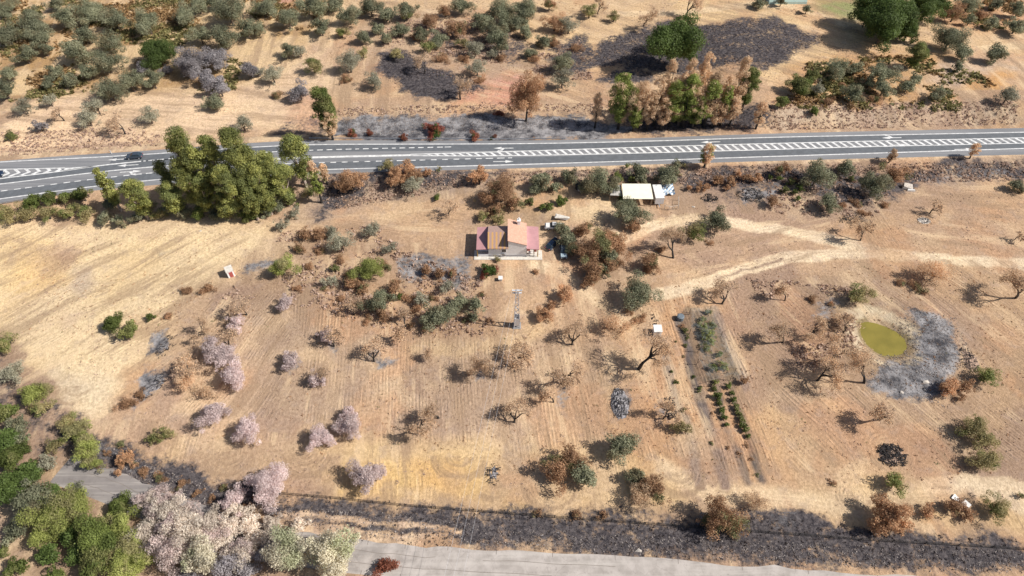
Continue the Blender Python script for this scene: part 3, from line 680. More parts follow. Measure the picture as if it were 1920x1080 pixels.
# kind: (leaf material, bark, leaf size, clumps, clump fraction, density, shape, height factor rz/rx, look, category, part style)
K = {
 'olive': ('olive_leaf', 'bark', .30, 24, .36, .72, 'round', .74), 'grey': ('grey_leaf', 'bark', .26, 22, .32, .48, 'round', .75),
 'lilac': ('lilac_leaf', 'bark', .28, 24, .34, .85, 'round', .75), 'pink': ('pink_leaf', 'twig', .20, 30, .29, .72, 'round', .75),
 'cream': ('cream_leaf', 'pale_bark', .24, 34, .28, .75, 'round', .8), 'palegreen': ('palegreen_leaf', 'pale_bark', .28, 34, .30, .9, 'round', 1.0),
 'scorch': ('scorched_leaf', 'burnt_bark', .26, 28, .33, .9, 'round', .9), 'brown': ('brown_leaf', 'burnt_bark', .26, 30, .30, .55, 'round', .7),
 'tan': ('tan_leaf', 'twig', .20, 30, .27, .28, 'round', .6), 'rust': ('rust_leaf', 'burnt_bark', .22, 12, .42, 1.0, 'round', .7),
 'redgreen': ('redgreen_leaf', 'bark', .26, 20, .38, 1.1, 'round', .65),
 'euc': ('eucalyptus_leaf', 'pale_bark', .30, 34, .40, .95, 'tall', 1.0), 'green': ('green_leaf', 'bark', .28, 26, .38, 1.1, 'round', .8),
 'dark': ('dark_leaf', 'bark', .30, 34, .36, 1.15, 'round', .85), 'yellow': ('yellow_leaf', 'bark', .22, 26, .34, .75, 'round', .7),
 'beige': ('beige_leaf', 'burnt_bark', .26, 30, .34, .75, 'tall', 1.0), 'beigegreen': ('beigegreen_leaf', 'burnt_bark', .28, 34, .36, .9, 'tall', 1.0),
 'greentall': ('green_leaf', 'bark', .28, 32, .40, 1.05, 'tall', 1.0), 'drygreen': ('drygreen_leaf', 'burnt_bark', .22, 26, .30, .55, 'round', .68),
}
LOOK = {
 'olive': ('grey-green olive tree', 'tree', 'olive_tree'), 'grey': ('dusty pale grey tree', 'tree', 'dusty_olive_tree'), 'lilac': ('ash-coated lilac-grey tree', 'tree', 'ashen_tree'),
 'pink': ('pale pink dusted tree', 'tree', 'pink_dusted_tree'), 'cream': ('pale cream-pink dried tree', 'tree', 'pale_dried_tree'), 'palegreen': ('pale green dust-whitened tree', 'tree', 'pale_green_tree'),
 'scorch': ('scorched orange-tan tree', 'tree', 'scorched_tree'), 'brown': ('scorched brown-leaved oak', 'tree', 'scorched_oak_tree'), 'tan': ('thin tan half-burnt tree', 'tree', 'half_burnt_tree'),
 'rust': ('rusty red dried bush', 'bush', 'dried_bush'), 'redgreen': ('red and green bush', 'bush', 'flowering_bush'), 'euc': ('tall yellow-green eucalyptus', 'tree', 'eucalyptus_tree'),
 'green': ('fresh green tree', 'tree', 'green_tree'), 'dark': ('dense dark tree', 'tree', 'evergreen_tree'), 'yellow': ('light yellow-green tree', 'tree', 'yellow_green_tree'),
 'beige': ('tall scorched beige tree', 'tree', 'scorched_eucalyptus_tree'), 'beigegreen': ('tall half-scorched green tree', 'tree', 'half_scorched_eucalyptus'),
 'greentall': ('tall upright green tree', 'tree', 'upright_green_tree'), 'drygreen': ('sparse drying olive-brown tree', 'tree', 'drying_tree'), 'bare': ('leafless burnt black tree', 'tree', 'burnt_tree'),
 'bush': ('low green bush', 'bush', 'green_bush'), 'brush': ('dark burnt bush', 'bush', 'burnt_bush'),
}
K['bush'] = ('green_leaf', 'bark', .2, 12, .42, 1.0, 'round', .75); K['brush'] = ('brown_leaf', 'burnt_bark', .2, 16, .36, .5, 'round', .5)
RB = [.7, 1.1, 1.7, 2.5, 3.4, 4.5, 6.0]
CACHE = {}
def tree_meshes(kind, r, ht):
    rb = min(RB, key=lambda v: abs(math.log(v/r)))
    if kind == 'bare':
        var = RS.randint(0, 4); key = (kind, rb, var)
        if key not in CACHE:
            rs = np.random.RandomState(abs(hash(key[1:])) % 9999+var*17); h = rb*1.85
            CACHE[key] = (rb, h)+make_bare(h, rb, rs, 'twig', 'burnt_bark', 'tan_leaf', rb*rb*165)
        rb, h, *ms = CACHE[key]; return rb, h, [('branches', ms[0]), ('dead_leaves', ms[1])]
    mat, bark, leaf, nc, cf, dens, shape, fz = K[kind]
    if shape == 'tall':
        asp = min([2.0, 3.0, 4.2, 5.5], key=lambda v: abs(v-ht/r)); var = RS.randint(0, 3); key = (kind, rb, asp, var)
        if key not in CACHE:
            rs = np.random.RandomState(int(rb*100+asp*10)+var*31+len(kind)); h = asp*rb; rz = h*.42
            cr, C = make_crown(rb, rz, h-rz, leaf, mat, rs, int(nc*(.5+asp/5)), cf, dens, 'tall')
            CACHE[key] = (rb, h, make_trunk([c for c in C if c[0][2] < h*.9], h*.35, .07*h**.6, bark, rs, 12, .04), cr)
        rb, h, a, b = CACHE[key]; return rb, h, [('trunk', a), ('crown', b)]
    var = RS.randint(0, 4); key = (kind, rb, var)
    if key not in CACHE:
        rs = np.random.RandomState(int(rb*100)+var*31+len(kind)*7); rz = rb*fz; low = kind in ('bush', 'rust', 'redgreen', 'brush')
        zc = rz*(.55 if low else .95)+(0 if low else .10*rb)
        lf = leaf*(1 if rb > 1.5 else .8)
        cr, C = make_crown(rb, rz, zc, lf, mat, rs, int(nc*(1.0 if rb > 1.5 else .6)), cf, dens, 'round', -.2 if low else -.75)
        CACHE[key] = (rb, zc+rz, make_trunk(C, zc*.45, .05*rb+.05, bark, rs), cr)
    rb, h, a, b = CACHE[key]; return rb, h, [('trunk', a), ('crown', b)]
ORD = 'first second third fourth fifth sixth seventh eighth ninth tenth eleventh twelfth thirteenth fourteenth fifteenth'.split()
def put_tree(kind, cx, cy, rpx, base=None):
    """crown seen at cx,cy with radius rpx (photograph pixels); base: ground row for tall trees -> (x, y, z, scale xy, scale z)"""
    if base:
        bx = cx+(960-cx)*(base-cy)/(1615-cy)*.9; x, y, z = G(bx, base); r = rpx*mpp(x, y, 5)
        lo_, hi_ = 1.0, 40.0
        for _ in range(30):
            m_ = (lo_+hi_)/2
            if proj(x, y, z+m_)[1] > cy: lo_ = m_
            else: hi_ = m_
        return x, y, z, r, lo_
    r = rpx*mpp(*U(cx, cy), 2)
    f = {'bare': 1.2}.get(kind) or (K[kind][7]*(.55 if kind in ('bush', 'rust', 'redgreen', 'brush') else .95)+(0 if kind in ('bush', 'rust', 'redgreen', 'brush') else .10))
    x, y, z = G(cx, cy, f*r*.92); return x, y, z, r, None
PLACED = []
def forest(place, gain, spec):
    """spec: 'kind x,y,r x,y,r ; kind x,y,r,base ...' all trees of one named place"""
    by = {}
    for blk in spec.split(';'):
        tk = blk.split()
        if not tk: continue
        by.setdefault(tk[0], []).extend(tuple(float(v) for v in s.split(',')) for s in tk[1:])
    for kind, L_ in by.items():
        L_.sort(key=lambda v: v[1]); rows = 1 if len(L_) <= 7 else int(math.ceil(len(L_)/7)); k = int(math.ceil(len(L_)/rows))
        for ri in range(rows):
            row = sorted(L_[ri*k:(ri+1)*k]); big = max(row, key=lambda v: v[2])[2] if row else 0
            for i, e in enumerate(row):
                e = (e[0], e[1], e[2]*gain*((1.4 if kind == 'bare' else 1.18) if len(e) == 3 else 1.12))+tuple(e[3:]); x, y, z, r, ht = put_tree(kind, *e)
                look, cat, nm = LOOK[kind]; rb, h0, parts_ = tree_meshes(kind, r, ht or r*2)
                words = look
                if len(row) == 1 and rows == 1: lab = f'{words} {place}'
                elif rows == 1: lab = f'{words} {place}, ' + ('leftmost' if i == 0 else 'rightmost' if i == len(row)-1 else ORD[i]+' from the left')
                else:
                    rn = 'top' if ri == 0 else 'bottom' if ri == rows-1 else 'middle' if rows == 3 else ORD[ri]
                    lab = f'{words} {place}, {rn} row, ' + ('leftmost' if i == 0 else 'rightmost' if i == len(row)-1 else ORD[i]+' from left')
                o = thing(nm, lab, cat, (x, y, z-.05), RS.uniform(0, 6.28), f'{look}s {place}' if len(L_) > 1 else None)
                s = r/rb; o.scale = (s, s, (ht/h0) if ht else s*RS.uniform(.9, 1.1))
                for pn, me_ in parts_: link(pn, me_, o)
                PLACED.append((x, y, r, kind))
forest('on the upper-left hillside', .92, '''olive 12,15,20 57,30,22 103,8,16 15,68,22 70,52,24 78,75,22 47,105,20 85,95,14 18,140,18 10,172,20 ; grey 45,200,19 92,188,16 ; bare 112,212,12''')
forest('above the tan track, upper left', .92, '''olive 130,32,26 170,22,28 215,38,24 160,66,20 207,80,26 147,100,26 200,118,26 165,136,18 132,152,16 105,135,16 92,155,14 ; lilac 75,238,12 267,130,15 312,130,12''')
forest('upper left, right of the sandy fork', 1, '''olive 275,42,26 345,30,20 372,10,18 405,5,16 430,25,28 375,66,20 420,74,24 465,58,18 ; lilac 360,118,27 402,112,26 385,146,20 412,165,20 468,130,18''')
forest('edging the sandy strip, left', 1, '''dark 297,99,27 ; olive 245,155,22 287,152,18 205,170,24 400,192,18 ; grey 180,200,19 165,222,19 280,217,19 455,232,18 ; bare 225,232,15 ; bush 20,257,11''')
forest('beside the top sandy gully', 1, '''olive 497,15,20 540,35,22 588,15,22 628,8,16 603,53,17 655,30,19 695,14,20 728,28,18 765,22,16 708,53,13 682,68,15 750,56,15 725,72,12 792,64,15 822,73,17 484,55,14 540,98,15 ; grey 562,95,14 510,140,20 484,134,12 655,118,22 700,150,18 890,92,18 895,128,18 ; drygreen 587,123,18 ; brown 805,38,20 855,52,22 835,20,14 ; bare 795,118,14 862,165,16 ; lilac 562,172,20''')
forest('in the dense clump at top centre', 1, '''olive 865,12,18 905,38,22 940,22,26 930,60,23 940,85,18 985,20,26 972,40,18 983,58,14 1020,78,13 995,98,12 1055,118,20 ; brown 1030,8,14 1040,42,20 ; grey 1066,48,18 1055,150,20 925,100,12''')
forest('along the top sandy track', 1, '''drygreen 1105,22,16 1150,32,12 ; bare 1122,8,12 1210,22,18 1290,8,18 ; olive 1425,6,12 1465,4,10 1513,18,10''')
forest('in the row above the highway', .92, '''greentall 597,162,24,256 ; beige 612,205,16,262 1122,170,11,240 1210,150,20,240 1242,140,18,235 1264,108,17,222 1300,108,19,225 1332,92,15,205 1345,132,19,228 1367,140,12,228 1400,104,16,215 1320,160,18,236 1350,190,16,238 1382,180,16,236 1225,168,16,244 1432,190,14,242 1250,178,16,244 1285,138,18,230 ; scorch 988,140,34,227 ; beigegreen 1172,136,25,242 1272,150,25,238 1300,140,22,238 1312,176,18,240 1370,160,12,236 1195,190,16,246 1340,150,18,238 ; greentall 1413,126,20,205 1284,170,15,236''')
forest('in front of the burnt oval field', 1, 'dark 1265,84,45')
forest('near the stream at upper right', 1.2, '''dark 1642,20,30 1662,42,34 1690,28,30 1740,8,26 1703,60,15 1625,32,16 ; greentall 1727,82,14,128 ; olive 1782,72,22 1810,98,15 1872,103,16 1797,125,8 1818,38,10 1815,10,16''')
forest('on the orange slope, upper right', 1, '''olive 1862,43,13 1907,48,18 1910,20,15 1867,8,12 ; brown 1790,25,20 1840,28,14''')
forest('on the scrubby bank at upper right', 1, '''olive 1572,130,20 1605,128,14 1652,140,22 1657,166,17 1602,178,18 1702,160,15 1718,148,12 1760,175,16 1630,155,12 ; grey 1890,180,19 1532,168,14 1685,130,10 ; green 1500,160,20 1522,143,13 1465,193,12 1527,207,8 ; brush 1550,190,13 1580,160,10 1640,185,12''')
forest('in the left roadside clump', .86, '''euc 183,312,16,395 240,335,24,410 297,300,17,385 330,238,26,385 335,300,24,395 368,330,18,405 385,250,25,380 428,238,31,385 415,310,24,410 455,268,26,385 462,350,20,412 495,285,24,380 548,253,29,350 520,310,26,385 490,345,22,402 412,360,20,412 310,340,22,405 360,270,22,388 470,300,24,392 445,330,24,402 ; beigegreen 583,300,13,380 604,305,10,345 ; olive 195,408,17 222,416,14 255,408,14 205,380,18''')
forest('on the left highway verge', 1, '''green 60,380,15 92,374,15 120,370,12 155,366,15 ; drygreen 15,405,20 50,402,18 87,400,18 125,398,18 160,396,18 5,395,14 275,388,18 300,400,14''')
forest('below the highway, centre left', 1, '''scorch 657,337,25 742,328,19 767,316,17 780,328,13 898,332,17 802,325,8 ; drygreen 727,312,15 582,360,13 ; grey 772,345,20 697,430,18 640,455,22 620,435,14 527,422,12 730,465,13 550,400,12 ; brown 597,440,14 572,440,13 ; bush 817,372,8 ; bare 840,390,12''')
forest('behind the farmhouse', 1, '''brown 940,357,32 912,370,20 965,380,16 930,392,16 ; green 993,377,8 1017,387,8 1030,388,8 1052,377,9 ; olive 1015,340,20 1005,352,14 1068,332,15 1040,350,12 ; drygreen 905,405,12 935,410,12''')
forest('around the open shed', 1, '''olive 1120,345,25 1143,350,18 1195,322,17 1203,338,14 1250,335,23 1270,308,10 1095,350,14 ; drygreen 1283,310,6 1177,310,7 ; green 1167,372,9 1160,332,9 1185,335,8''')
forest('standing alone in the dirt yard', 1, '''olive 1180,399,27 1168,382,9 ; brown 1190,425,14''')
forest('beside the parked cars', 1, '''olive 1054,428,15 1065,450,18 1076,470,14 1145,480,18 1130,505,13 ; brown 1095,428,17 1130,455,32 1105,470,28 1160,465,22 1118,505,26 1145,440,14 1108,522,18 1150,495,18''')
forest('on the slope right of the yard', 1, '''olive 1345,412,23 1197,547,31 ; drygreen 1303,436,22 ; brown 1222,490,22 ; bare 1270,458,24 1362,550,20 1625,430,19''')
forest('along the burnt verge right of the shed', 1, '''scorch 1292,352,7 1310,350,8 1325,350,8 1347,338,10 1372,340,10 1365,352,7 1402,332,9 1422,332,9 1385,326,8''')
forest('in the planted plot, right', 1, '''brown 1467,318,16 1677,327,23 1450,378,14 ; olive 1532,330,26 1583,316,16 1640,350,25 1555,382,19 1907,347,14 ; green 1462,335,6 1483,340,8 1472,355,8 1500,352,8 1490,360,6 1497,372,6 1445,332,5 1597,335,6 1515,345,6 ; bare 1752,387,12 1910,440,9''')
forest('on the near shoulder of the highway', 1, '''beigegreen 1331,270,13,314 ; beige 1678,280,9,305 1835,268,9,297 ; drygreen 824,317,6 1270,325,6''')
forest('on the pale bare field, left', 1, '''green 208,605,17 242,621,15 282,595,8 ; brush 315,592,10 350,545,12 390,540,14''')
forest('on the burnt bank at left edge', 1.05, '''drygreen 5,645,22 75,765,18 128,795,18 100,835,16 ; grey 22,702,22 88,868,16 ; yellow 62,738,22 142,806,20 160,840,24 174,866,18 ; green 6,775,20 ; olive 30,798,18 40,830,16''')
forest('in the lower left grove', 1.3, '''green 20,860,20 180,1012,28 220,950,16 175,1056,28 32,1064,13 5,1034,9 100,1082,13 ; dark 12,830,18 45,895,16 18,917,22 135,1000,16 205,1030,16 ; olive 80,945,20 30,985,16 ; olive 60,935,24 55,966,22 ; yellow 105,965,30 140,958,28 85,995,22 225,990,24 250,1048,32 ; drygreen 215,1042,26''')
forest('beside the old concrete road, left', 1, '''scorch 230,862,14 243,853,11 222,887,9''')
forest('in the left orchard', 1.12, '''pink 440,607,16 405,655,25 425,668,20 437,700,25 400,775,24 462,805,24 532,570,15 545,675,18 598,820,22 592,712,14 610,630,14 655,800,22 685,893,26 708,886,16 655,778,14''')
forest('beside the lower left road bend', 1.1, '''pink 503,905,35 435,935,22 ; cream 285,935,24 318,942,24 335,985,36 370,985,30 310,970,28 385,1012,34 430,988,28 325,1035,36 275,1002,28 450,1045,28 480,1010,20 ; palegreen 538,1030,40 625,1035,40 380,1045,32 ; lilac 510,957,10 460,1070,20 ; rust 722,1062,17''')
forest('in the left orchard rows', 1, '''bare 455,575,16 375,610,18 345,690,18 430,640,18 622,635,16 697,660,20 752,612,18 797,652,14 605,705,14 757,600,16 660,575,16 ; tan 345,680,22 350,718,24 385,735,20 ; brush 240,758,18 260,740,12''')
forest('in the scrub left of the pylon', 1, '''olive 702,572,22 817,592,27 862,565,15 892,573,17 885,594,12 850,580,12 725,560,14 ; yellow 528,502,24 690,508,28 ; green 628,503,9 749,555,6 ; grey 620,527,14 840,537,14 790,560,14 ; brown 720,590,14 660,530,16 740,540,16 680,540,14 800,610,12 560,465,12''')
forest('in the ash patch left of the farmhouse', 1, '''brown 800,508,12 825,514,12 848,511,10''')
forest('in front of the farmhouse terrace', 1, '''redgreen 916,509,15 ; drygreen 932,486,8 ; brush 1005,508,9''')
forest('in the central orchard', 1, '''bare 820,768,20 915,670,26 962,668,24 990,655,20 1075,628,20 1055,700,24 965,775,22 1040,740,18 780,800,22 ; tan 880,700,10''')
forest('right of the pylon', 1, '''scorch 1060,550,17 1020,588,15 ; brown 1035,572,10 ; tan 1150,605,28 1175,612,16''')
forest('near the small white hut', 1, '''bare 1205,662,34 1248,770,20 ; drygreen 1280,800,16 ; scorch 1397,714,10''')
forest('around the pond', 1, '''bare 1480,548,16 1575,650,28 1545,692,26 1640,692,30 1478,622,22 1530,610,20 1665,768,24 1590,610,16 ; scorch 1782,725,18 ; brown 1815,725,14 1803,745,10 ; drygreen 1852,705,22 1610,553,24 ; tan 1755,508,34 1580,600,18''')
forest('at the right edge of the field', 1, '''bare 1930,530,28 ; drygreen 1828,800,26 1845,824,22 1852,862,26 1680,902,22 ; brush 1560,905,9''')
forest('beside the bottom right track', 1, '''drygreen 1870,950,26 ; brown 1790,950,20 1740,958,15 1915,930,8 1815,965,14''')
forest('along the bottom wire fence', 1, '''brown 1355,972,38 1330,975,20 1380,985,20 ; scorch 1668,968,32 1645,985,18 1690,985,16 ; tan 1422,945,26 ; brush 1080,965,13 1010,965,12 1130,968,12''')
forest('near the bottom centre loops', 1, '''olive 1165,838,28 1095,890,25 1195,893,20 ; brown 1045,888,28 1067,862,28 1225,920,30 ; tan 1200,930,30''')
forest('in the burnt scrub below the pale field', 1, """brush 600,470,12 640,490,12 580,500,10 655,515,12 720,500,12 745,530,10 765,560,12 780,580,12 810,560,10 800,600,12 770,610,10 690,600,10 640,560,10 560,540,10 610,540,9 870,600,9 920,600,9 905,550,9""")
forest('in the scrub on the right slopes', 1, """brush 1200,600,12 1180,585,10 1240,470,10 1215,505,12 1330,455,9 1605,380,10 1580,385,9 1620,400,9 1660,385,9 1500,340,10 1520,560,10 1560,570,9 1720,540,14 1690,530,12""")
forest('scattered over the upper middle slopes', 1, """drygreen 640,60,13 742,100,14 800,90,14 870,80,13 760,30,12 680,100,12 ; brush 830,110,14 780,70,13 870,110,12 650,150,12 900,150,12 940,110,12 1000,110,12 1040,80,14 1080,90,12 1060,120,12 520,180,12 ; rust 660,252,10 694,250,8 757,258,9 891,256,10 925,258,7 935,213,8 ; redgreen 815,245,18""")
forest('at the foot of the eucalyptus clump', 1, """olive 310,392,14 345,398,15 400,400,15 440,398,16 500,398,14 525,385,13 ; green 375,400,14 470,400,15 545,375,12 ; drygreen 420,385,14 330,380,14""")
forest('along the charred bank, lower left', 1, """brush 250,872,10 270,885,12 300,897,12 340,905,12 370,925,12 400,935,10 420,915,11 460,950,12 480,935,9 200,850,9 225,835,11 185,870,9 ; drygreen 290,820,16 310,812,14""")
forest('in the dense lower left corner', 1.1, """dark 60,880,18 95,925,16 120,985,20 150,1035,20 90,1040,16 ; olive 140,925,18 20,1005,14 ; drygreen 190,985,16 240,1075,20 ; lilac 420,1060,26 490,1045,18 350,1075,20 ; cream 470,985,22 510,985,18 455,960,16 395,975,20 560,985,14""")

# ------------------------------------------------------------------ objects
print('objects')
white = simple('white_paint', (.74, .73, .71), .6, .05); wallp = simple('whitewash', (.88, .89, .90), .85, .06, 1.5)
pinkroof = simple('pink_roof_sheet', (.47, .25, .26), .55, .08, .8); redroof = simple('tile_terracotta', (.56, .33, .24), .8, .12, 2)
tilem, t, bs = nmat('old_roof_tiles'); tc = t.nodes.new('ShaderNodeTexCoord'); sx = t.nodes.new('ShaderNodeSeparateXYZ'); t.links.new(tc.outputs['Object'], sx.inputs[0])
st = mrange(t, mth(t, 'ADD', mth(t, 'SINE', mth(t, 'MULTIPLY', sx.outputs[0], 2*math.pi/.95)), mth(t, 'MULTIPLY', mth(t, 'SUBTRACT', noise(t, tc.outputs['Object'], 2.5, 3), .5), 2.4)), -.2, .4)
t.links.new(mixc(t, st, (.36, .24, .21), (.52, .30, .12)), bs.inputs['Base Color']); bs.inputs['Roughness'].default_value = .85
darkin = simple('dark_interior', (.03, .028, .03), .9); glass = simple('window_glass', (.03, .045, .06), .15); rubber = simple('tyre_rubber', (.02, .02, .02), .8)
redp = simple('red_paint', (.42, .10, .09), .6); yellowp = simple('ochre_paint', (.50, .33, .10), .7); grey = simple('grey_metal', (.38, .39, .42), .45, .1, 2, .3)
galv = simple('galvanised_steel', (.60, .61, .64), .5, .12, 3); conc = simple('light_concrete', (.62, .58, .52), .85); shedroof = simple('cream_roof_sheet', (.86, .82, .66), .6, .04, 1)
corr = simple('corrugated_sheet', (.45, .43, .40), .55, .2, 3); wood = simple('weathered_wood', (.30, .23, .17), .9); wire = simple('black_wire', (.02, .02, .02), .7)
plas = simple('blue_plastic', (.25, .38, .55), .5, .3, 2); charw = simple('charred_wood', (.03, .025, .025), .9, .4); stone = simple('pale_stone', (.52, .47, .42), .9, .3, 4)
# farmhouse: everything in world metres around its front left corner
hx, hy, hz = G(892, 484); FX = lambda px, py, z: U(px, py, hz+z)[0]-hx; FY = lambda px, py, z: U(px, py, hz+z)[1]-hy
hs = thing('farmhouse', 'white farmhouse with pink and tiled roofs beside the parked cars', 'house', (hx, hy, hz))
xa, xb, xc, xd, xe = FX(893, 467, 2.8), FX(915.5, 467, 3.2), FX(953, 467, 4), FX(987.5, 467, 3.6), FX(1011, 468, 2.9)
yF = FY(950, 467.5, 3.1); yB = FY(950, 424.5, 3.0); yb_ = -.5
w1 = MB().box(xb, xc, yb_+.9, yB-.3, -.3, 3.05).box(xc-.0, xd, yb_+.9, yB-.3, -.3, 3.4)
w1.quad([(xb, yb_+.9, 3.05), (xb, yB-.3, 3.05), (xb, (yb_+yB)/2+.3, 4.75)][::-1])
w1.prism([(xc, 3.4), (xd, 3.4), (xd, 4.0), (xc, 5.45)], yb_+.9, yB-.3)
w1.box(xa+.2, xb, yb_+2.6, yB-.3, -.3, 2.6); w1.box(xd, xe-.2, yb_+2.8, yB-.3, -.3, 2.7)
part('wall', w1, wallp, hs)
o = part('left_roof', MB().hexa([(xa, yb_+.7, 2.6), (xb-.02, yb_+.7, 2.75), (xb-.02, yB, 2.75), (xa, yB, 2.6)], [(xa, yb_+.7, 2.75), (xb-.02, yb_+.7, 2.9), (xb-.02, yB, 2.9), (xa, yB, 2.75)]), pinkroof, hs); o.name = 'porch_roof'
ym = (yb_+yB)/2+.3
rf = MB(); rf.hexa([(xb-.15, yb_+.6, 3.0), (xc-.02, yb_+.6, 3.0), (xc-.02, ym, 4.7), (xb-.15, ym, 4.7)], [(xb-.15, yb_+.6, 3.18), (xc-.02, yb_+.6, 3.18), (xc-.02, ym, 4.88), (xb-.15, ym, 4.88)])
part('tiled_roof', rf, tilem, hs)
rf = MB(); rf.hexa([(xb-.15, ym+.003, 4.7), (xc-.02, ym+.003, 4.7), (xc-.02, yB, 3.0), (xb-.15, yB, 3.0)], [(xb-.15, ym+.003, 4.86), (xc-.02, ym+.003, 4.86), (xc-.02, yB, 3.16), (xb-.15, yB, 3.16)])
part('tiled_roof', rf, simple('faded_tiles', (.42, .28, .24), .85, .12, 3), hs)
rf = MB(); rf.hexa([(xc-.12, yb_+.8, 5.42), (xd+.1, yb_+.8, 3.95), (xd+.1, yB, 3.95), (xc-.12, yB, 5.42)], [(xc-.12, yb_+.8, 5.58), (xd+.1, yb_+.8, 4.1), (xd+.1, yB, 4.1), (xc-.12, yB, 5.58)])
mr = part('main_roof', rf, redroof, hs)
part('porch_roof', MB().hexa([(xd+.0, yb_+.6, 3.0), (xe, yb_+.6, 2.75), (xe, yB, 2.75), (xd, yB, 3.0)], [(xd, yb_+.6, 3.14), (xe, yb_+.6, 2.89), (xe, yB, 2.89), (xd, yB, 3.14)]), pinkroof, hs)
cx_ = FX(973, 422, 5.0); ch = MB().box(cx_-.35, cx_+.35, yB-1.3, yB-.6, 3.9, 6.0); ch.box(cx_-.45, cx_+.45, yB-1.4, yB-.5, 6.0, 6.1); ch.tube((cx_, yB-.95, 6.1), (cx_, yB-.95, 6.9), .16, .12, 8)
part('chimney', ch, wallp, hs)
part('terrace', MB().box(xa-.6, xe+.8, -.62, yb_+2.9, -.3, .16), conc, hs)
p_ = MB().box(xa+.1, xa+.35, yb_+.85, yb_+1.1, .165, 2.58); part('porch_pillar', p_, yellowp, hs)
for xx in (xe-.4, xe-1.3): part('porch_pillar', MB().box(xx, xx+.22, yb_+.85, yb_+1.07, .165, 2.72), yellowp if xx > xe-1 else wood, hs)
part('low_wall', MB().box(xa+.36, xb-.01, yb_+.85, yb_+1.0, .165, .95), wallp, hs)
part('railing', MB().box(xd+.01, xe-.45, yb_+.7, yb_+.76, .95, 1.0).box(xd+.01, xe-.45, yb_+.7, yb_+.76, .5, .54).box(xe-2, xe-1.95, yb_+.7, yb_+.76, .165, 1.0), white, hs)
part('porch_table', MB().box(xd+.5, xd+1.6, yb_+1.2, yb_+2.0, .85, .9).box(xd+.6, xd+.66, yb_+1.3, yb_+1.36, .165, .85).box(xd+1.45, xd+1.5, yb_+1.85, yb_+1.9, .165, .85), white, hs)
part('wall_base_band', MB().box(xb, xd, yb_+.84, yb_+.895, .165, .75), simple('grey_plinth', (.42, .41, .42), .9), hs)
xw = FX(945, 472, 2); wdw = part('window', MB().box(xw-.55, xw+.55, yb_+.82, yb_+.893, 1.75, 2.65), white, hs)
part('pane', MB().box(xw-.45, xw-.03, yb_+.80, yb_+.818, 1.83, 2.57).box(xw+.03, xw+.45, yb_+.80, yb_+.818, 1.83, 2.57), glass, wdw)
dr_ = part('door', MB().box(xd-1.1+1.2, xd-.3+1.2, yb_+2.70, yb_+2.795, .165, 2.2), redp, hs)
part('handle', MB().box(xd+.75, xd+.8, yb_+2.66, yb_+2.69, 1.1, 1.2), grey, dr_)
part('porch_curtain', MB().box(xe-1.3, xe-.5, yb_+1.6, yb_+1.66, 1.0, 2.6), redp, hs)
tg = thing('satellite_dish', 'small grey dish beside the farmhouse front wall', 'dish', (hx+FX(943, 483, .6), hy+.3, hz+.16))
d_ = MB(); d_.tube((0, 0, 0), (0, 0, .7), .03, .03, 6)
for k in range(12):
    a, b = 2*math.pi*k/12, 2*math.pi*(k+1)/12; d_.quad([(0, -.02, .8), (.55*math.cos(a), -.22, .8+.55*math.sin(a)), (.55*math.cos(b), -.22, .8+.55*math.sin(b))])
part('dish', d_, grey, tg)
